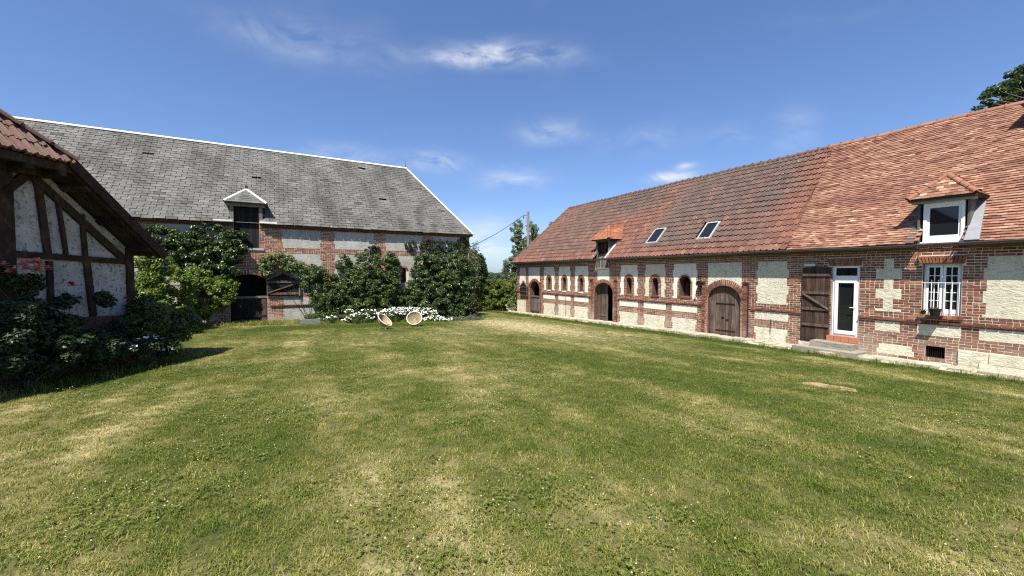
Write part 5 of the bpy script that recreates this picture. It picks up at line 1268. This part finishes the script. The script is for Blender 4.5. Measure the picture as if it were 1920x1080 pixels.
# walnut behind the brick building, its limbs over the ridge
wb = Vector((25.6, 2.2, gz(25.6, 2.2)-.1)); wt = thing('walnut_tree', 'broad leafed tree whose limbs reach over the tiled ridge', 'tree', wb, 'trees beyond the farmyard')
tk = MB(); tk.tube([wb+Vector((.02*i*i, .05*i, 1.55*i)) for i in range(7)], [.34-.035*i for i in range(7)], 9); to = tk.build('trunk', 'bark', wt, smooth=True)
limbs = [(1832, 203, 15.6, .16), (1850, 193, 15.6, .2), (1868, 198, 15.7, .22), (1885, 190, 15.7, .26), (1850, 178, 15.7, .2), (1862, 168, 15.7, .26), (1876, 172, 15.8, .28), (1890, 160, 15.8, .32), (1905, 175, 15.9, .3), (1910, 150, 15.8, .3), (1893, 139, 15.8, .2), (1915, 128, 15.9, .22), (1920, 165, 16, .34), (1895, 178, 15.8, .28), (1842, 183, 15.6, .13), (1930, 145, 16, .5), (1950, 130, 16.2, .7), (1960, 165, 16.2, .7), (1900, 195, 16, .2), (1920, 190, 16.2, .3)]
lm = []; br = MB()
for px, py, ds, r_ in limbs:
    q = ondist(px, py, ds); lm.append((np.array(q), np.array((r_, r_, r_*.6))))
    a = wb+Vector((.3, .2, 8.0)); br.tube([a, a.lerp(q, .55)+Vector((0, 0, .25)), q], [.09, .04, .012], 5)
for i in range(40):
    d = unit_dirs(1)[0]; q = Vector((26.5, 0.6, 10.5))+Vector((d[0]*3, d[1]*3.0, d[2]*2.6)); lm.append((np.array(q), np.array((.7, .7, .5))))
    if i % 3 == 0: br.tube([wb+Vector((.3, .2, 7.5)), q], [.1, .02], 5)
br.build('branches', 'bark', to)
V, F, r_ = leaf_mesh(lm[:20], 5200, .13, aspect=.5, droop=.4); V2, F2, r2 = leaf_mesh(lm[20:], 9000, .18, aspect=.5, droop=.4)
mk('crown', np.r_[V, V2], np.r_[F, F2+len(V)], 'walnut_leaf', wt, np.r_[r_, r2])
# utility pole and wire
pp = ondist(991, 512, 39); pz = gz(pp.x, pp.y); ptop = ondist(990, 397, 39)
pole = thing('utility_pole', 'grey wooden utility pole rising behind the stable roof end', 'pole', (pp.x, pp.y, pz-.1))
MB().tube([(pp.x, pp.y, pz-.1), (ptop.x, ptop.y, ptop.z)], [.17, .125], 10).build('shaft', 'pole_wood', pole)
hk = ptop+Vector((-.05, 0, -.35)); hq = hk-E1*.38
MB().tube([hk, hq, hq+Vector((0, 0, -.12))], .02, 6).build('hook', 'iron', pole); MB().tube([hq+Vector((0, 0, -.1)), hq+Vector((0, 0, -.32))], [.05, .035], 7).build('insulator', 'iron', pole)
we = Vector((10.9, 27.0, 4.15)); pts = [hq.lerp(we, i/14)+Vector((0, 0, -.22*math.sin(math.pi*i/14))) for i in range(15)]
tag(MB().tube(pts, .022, 5).build('overhead_wire', 'black_cable'), 'black overhead wire from the utility pole to the barn', 'wire')
# stones at the far corner, slab in the lawn
rk = thing('stone_heap', 'small heap of pale stones and leaves at the far stable corner', 'stones', (15.8, 28.9, gz(15.8, 28.9)))
for i in range(12):
    q = ondist(random.uniform(952, 965), 512, 32.6); z_ = gz(q.x, q.y)+(i//5)*.22+.1; r_ = random.uniform(.18, .32)
    ds = unit_dirs(14); m_ = MB(); import mathutils
    vs = [Vector((q.x, q.y, z_))+Vector(d*np.array((1.1, .9, .7))*r_) for d in ds]
    bm_ = __import__('bmesh').new(); [bm_.verts.new(v) for v in vs]; __import__('bmesh').ops.convex_hull(bm_, input=bm_.verts)
    me = bpy.data.meshes.new('stone'); bm_.to_mesh(me); bm_.free(); at = me.attributes.new('rnd', 'FLOAT', 'FACE'); at.data.foreach_set('value', np.full(len(me.polygons), random.random(), dtype=np.float32)); me.materials.append(MATS['rubble'])
    o = bpy.data.objects.new('stone', me); col.objects.link(o); attach(o, rk)
q = ondist(958, 570, 32.4); V, F, r_ = leaf_mesh([(np.array(q), np.array((.35, .3, .3)))], 260, .14); mk('leaves', V, F, 'pale_leaf', rk, r_)
q = onz(1552, 742, .28); zz = gz(q.x, q.y)
ang = math.radians(108)
SF_ = Frame((q.x, q.y, zz), (math.cos(ang), math.sin(ang), 0), (-math.sin(ang), math.cos(ang), 0), (0, 0, 1))
o = MB().prism(SF_, [(-.40, -.15), (-.25, -.24), (-.02, -.22), (.16, -.27), (.36, -.19), (.43, -.02), (.37, .16), (.22, .20), (.05, .28), (-.14, .22), (-.33, .21), (-.44, .03)], -.06, .006).build('stone_slab', 'buff_slab')
tag(o, 'buff stone slab lying flush in the lawn before the glazed door', 'slab')
# wooded hill on the horizon
lm = []
for i in range(420):
    az = random.uniform(-.5, .5)-.03; dst = random.uniform(520, 700); p = E2*math.cos(az)*dst+E1*math.sin(az)*dst; g = gz(p.x, p.y)
    lm.append((np.array((p.x, p.y, g+2.5)), np.array((7, 7, random.uniform(3, 5)))))
V, F, r_ = leaf_mesh(lm, 26000, 2.2, aspect=.9)
o = mk('far_wood', V, F, 'wood_leaf', None, r_, kind='stuff'); tag(o, 'dark wooded ridge on the horizon seen along the lane', 'woodland')

# ------------------------------------------------------------------ lawn: mown blades and clover as scattered tufts
tufts = bpy.data.collections.new('lawn_tufts')
def tuft(name, nb, rad, hmin, hmax, w, mat, flat=.5):
    V, F, R_ = [], [], []
    for i in range(nb):
        a, rr = random.uniform(0, 6.283), rad*math.sqrt(random.random()); b = Vector((math.cos(a)*rr, math.sin(a)*rr, -.004))
        h = random.uniform(hmin, hmax); d = Vector((random.gauss(0, 1), random.gauss(0, 1), 0)).normalized(); ln = random.uniform(.1, flat+.3)
        s_ = Vector((-d.y, d.x, 0))*w*random.uniform(.6, 1.2)/2
        m1 = b+d*h*ln*.4+Vector((0, 0, h*.62)); tp = b+d*h*ln*1.25+Vector((0, 0, h*random.uniform(.75, 1)))
        k = len(V); V += [b-s_, b+s_, m1+s_*.85, m1-s_*.85, tp]; F += [(k, k+1, k+2, k+3), (k+3, k+2, k+4)]; r_ = random.random(); R_ += [r_, r_]
    me = bpy.data.meshes.new(name); me.from_pydata([tuple(v) for v in V], [], F); at = me.attributes.new('rnd', 'FLOAT', 'FACE'); at.data.foreach_set('value', np.array(R_, dtype=np.float32)); me.materials.append(MATS[mat])
    o = bpy.data.objects.new(name, me); tufts_c.objects.link(o); return o
def clover(name, nl, rad, flowers):
    V, F, R_ = [], [], []
    for i in range(nl):
        a, rr = random.uniform(0, 6.283), rad*math.sqrt(random.random()); c_ = Vector((math.cos(a)*rr, math.sin(a)*rr, random.uniform(.015, .045)))
        for j in range(3):
            an = a+j*2.09; d = Vector((math.cos(an), math.sin(an), random.uniform(-.15, .35))); s_ = Vector((-math.sin(an), math.cos(an), 0)); l = random.uniform(.008, .015)
            k = len(V); V += [c_, c_+d*l*.7+s_*l*.55, c_+d*l*1.15, c_+d*l*.7-s_*l*.55]; F.append((k, k+1, k+2, k+3)); R_.append(random.random())
    me = bpy.data.meshes.new(name); mi = [0]*len(F)
    for i in range(flowers):
        a, rr = random.uniform(0, 6.283), rad*math.sqrt(random.random()); c_ = Vector((math.cos(a)*rr, math.sin(a)*rr, random.uniform(.045, .07))); r_ = random.uniform(.004, .0065); k = len(V)
        V += [c_+Vector((math.cos(t_)*r_, math.sin(t_)*r_, 0)) for t_ in (0, 1.57, 3.14, 4.71)]+[c_+Vector((0, 0, r_*1.1)), c_-Vector((0, 0, r_))]
        for j in range(4): F += [(k+j, k+(j+1) % 4, k+4), (k+(j+1) % 4, k+j, k+5)]; mi += [1, 1]; R_ += [.5, .5]
    me.from_pydata([tuple(v) for v in V], [], F); at = me.attributes.new('rnd', 'FLOAT', 'FACE'); at.data.foreach_set('value', np.array(R_, dtype=np.float32))
    me.materials.append(MATS['clover_leaf']); me.materials.append(MATS['clover_flower']); me.polygons.foreach_set('material_index', np.array(mi, dtype=np.int32))
    o = bpy.data.objects.new(name, me); tufts_c.objects.link(o); return o
def scatter(name, label, cat, tcoll, verts, faces, dens, smin, smax, seed):
    """one lawn sheet whose points carry instances of the tufts in tcoll"""
    o = mk(name, verts, faces, 'lawn_ground', None, .5, kind='stuff'); tag(o, label, cat)
    at = o.data.attributes.new('density', 'FLOAT', 'POINT'); at.data.foreach_set('value', np.asarray(dens, dtype=np.float32))
    ng = bpy.data.node_groups.new(name, 'GeometryNodeTree'); ng.interface.new_socket('Geometry', in_out='INPUT', socket_type='NodeSocketGeometry'); ng.interface.new_socket('Geometry', in_out='OUTPUT', socket_type='NodeSocketGeometry')
    g = NT(ng); gi = g('NodeGroupInput'); na = g('GeometryNodeInputNamedAttribute', data_type='FLOAT'); na.inputs[0].default_value = 'density'
    dp = g('GeometryNodeDistributePointsOnFaces', {'Mesh': gi.outputs[0], 'Density': na.outputs[0], 'Seed': seed})
    ci = g('GeometryNodeCollectionInfo', {'Collection': tcoll, 'Separate Children': True, 'Reset Children': True})
    rv = g('FunctionNodeRandomValue', data_type='FLOAT'); rv.inputs[2].default_value = 0; rv.inputs[3].default_value = 6.283
    cz = g('ShaderNodeCombineXYZ', {'Z': rv.outputs[1]})
    rs_ = g('FunctionNodeRandomValue', data_type='FLOAT'); rs_.inputs[2].default_value = smin; rs_.inputs[3].default_value = smax; rs_.inputs['Seed'].default_value = 5
    ip = g('GeometryNodeInstanceOnPoints', {'Points': dp.outputs[0], 'Instance': ci.outputs[0], 'Pick Instance': True, 'Rotation': cz.outputs[0], 'Scale': rs_.outputs[1]})
    g('NodeGroupOutput', {0: ip.outputs[0]})
    md = o.modifiers.new('scatter', 'NODES'); md.node_group = ng
    return o
def lawn_sheet(step):
    xs = np.arange(-9.5, 15.4, step); ys_ = np.arange(-4.0, 31, step); X, Y = np.meshgrid(xs, ys_); Z = ground(X, Y)+.002
    n_ = len(xs); i_ = (np.arange(len(ys_)-1)[:, None]*n_+np.arange(n_-1)[None]).ravel()
    return X.ravel(), Y.ravel(), np.c_[X.ravel(), Y.ravel(), Z.ravel()], np.c_[i_, i_+1, i_+n_+1, i_+n_]
X, Y, V, F = lawn_sheet(.3)
yc = X*E2.x+Y*E2.y; xc = X*E1.x+Y*E1.y; r_ = np.hypot(X, Y)
inside = (yc > 0.6) & (np.abs(xc) < yc*1.36+2.6) & ~((Y > 24.6) & (X < 10.9)) & ~((xc < -9.2) & (yc < 10.2))
lane_f = np.exp(-(((X-10.6)/2.2)**2+((Y-19.5)/6.5)**2)); lane_f = np.maximum(lane_f, np.exp(-(((X-13.4)/1.1)**2+((Y-31)/6)**2)))
dens = np.where(inside, np.clip(760/(r_+2.0), 38, 150), 0)*(1-.6*lane_f)
tufts_c = tufts
for i in range(6): tuft('grass_tuft', 64, .085, .012, .036, .0042, 'grass_blade', .9)
scatter('lawn_grass', 'short dry mown grass covering the farmyard', 'grass', tufts, V, F, dens, .75, 1.35, 3)
tufts_c = bpy.data.collections.new('clover_tufts')
for i in range(4): clover('clover_tuft', 26, .15, 2+i % 3)
rs2 = np.random.default_rng(4); patch = sum(np.sin(X*a+p)*np.sin(Y*b+q_) for a, b, p, q_ in rs2.uniform(.4, 2.2, (6, 4)))
dens2 = np.where(inside, np.clip((patch+.9)*3.2, 0, 14)*np.clip(1.4-r_/20, .25, 1)*np.where(xc < .5, 1.5, .7), 0)*(1-lane_f)
scatter('clover', 'white clover growing through the lawn', 'clover', tufts_c, V-np.array((0, 0, .003)), F, dens2, .8, 1.5, 8)
# rougher longer grass at the foot of the walls and beds
tufts_c = bpy.data.collections.new('long_tufts')
for i in range(4): tuft('long_tuft', 40, .10, .07, .19, .006, 'grass_blade', .8)
edge_d = np.where((X > 14.75) & (X < 15.35) & (Y < 29), 16, 0)+np.where((Y > 22.6) & (Y < 24.7) & (X > -3.5) & (X < 10.5), 26, 0)+np.where((Y > 24) & (X > 10.9) & (np.abs(X-13.3) > 1.3), 26, 0)+np.where((xc > -9.2) & (xc < -8.2) & (yc < 11), 22, 0)
scatter('long_grass', 'longer grass left by the mower along walls and beds', 'grass', tufts_c, V-np.array((0, 0, .006)), F, np.where(inside, edge_d, 0), .7, 1.4, 9)
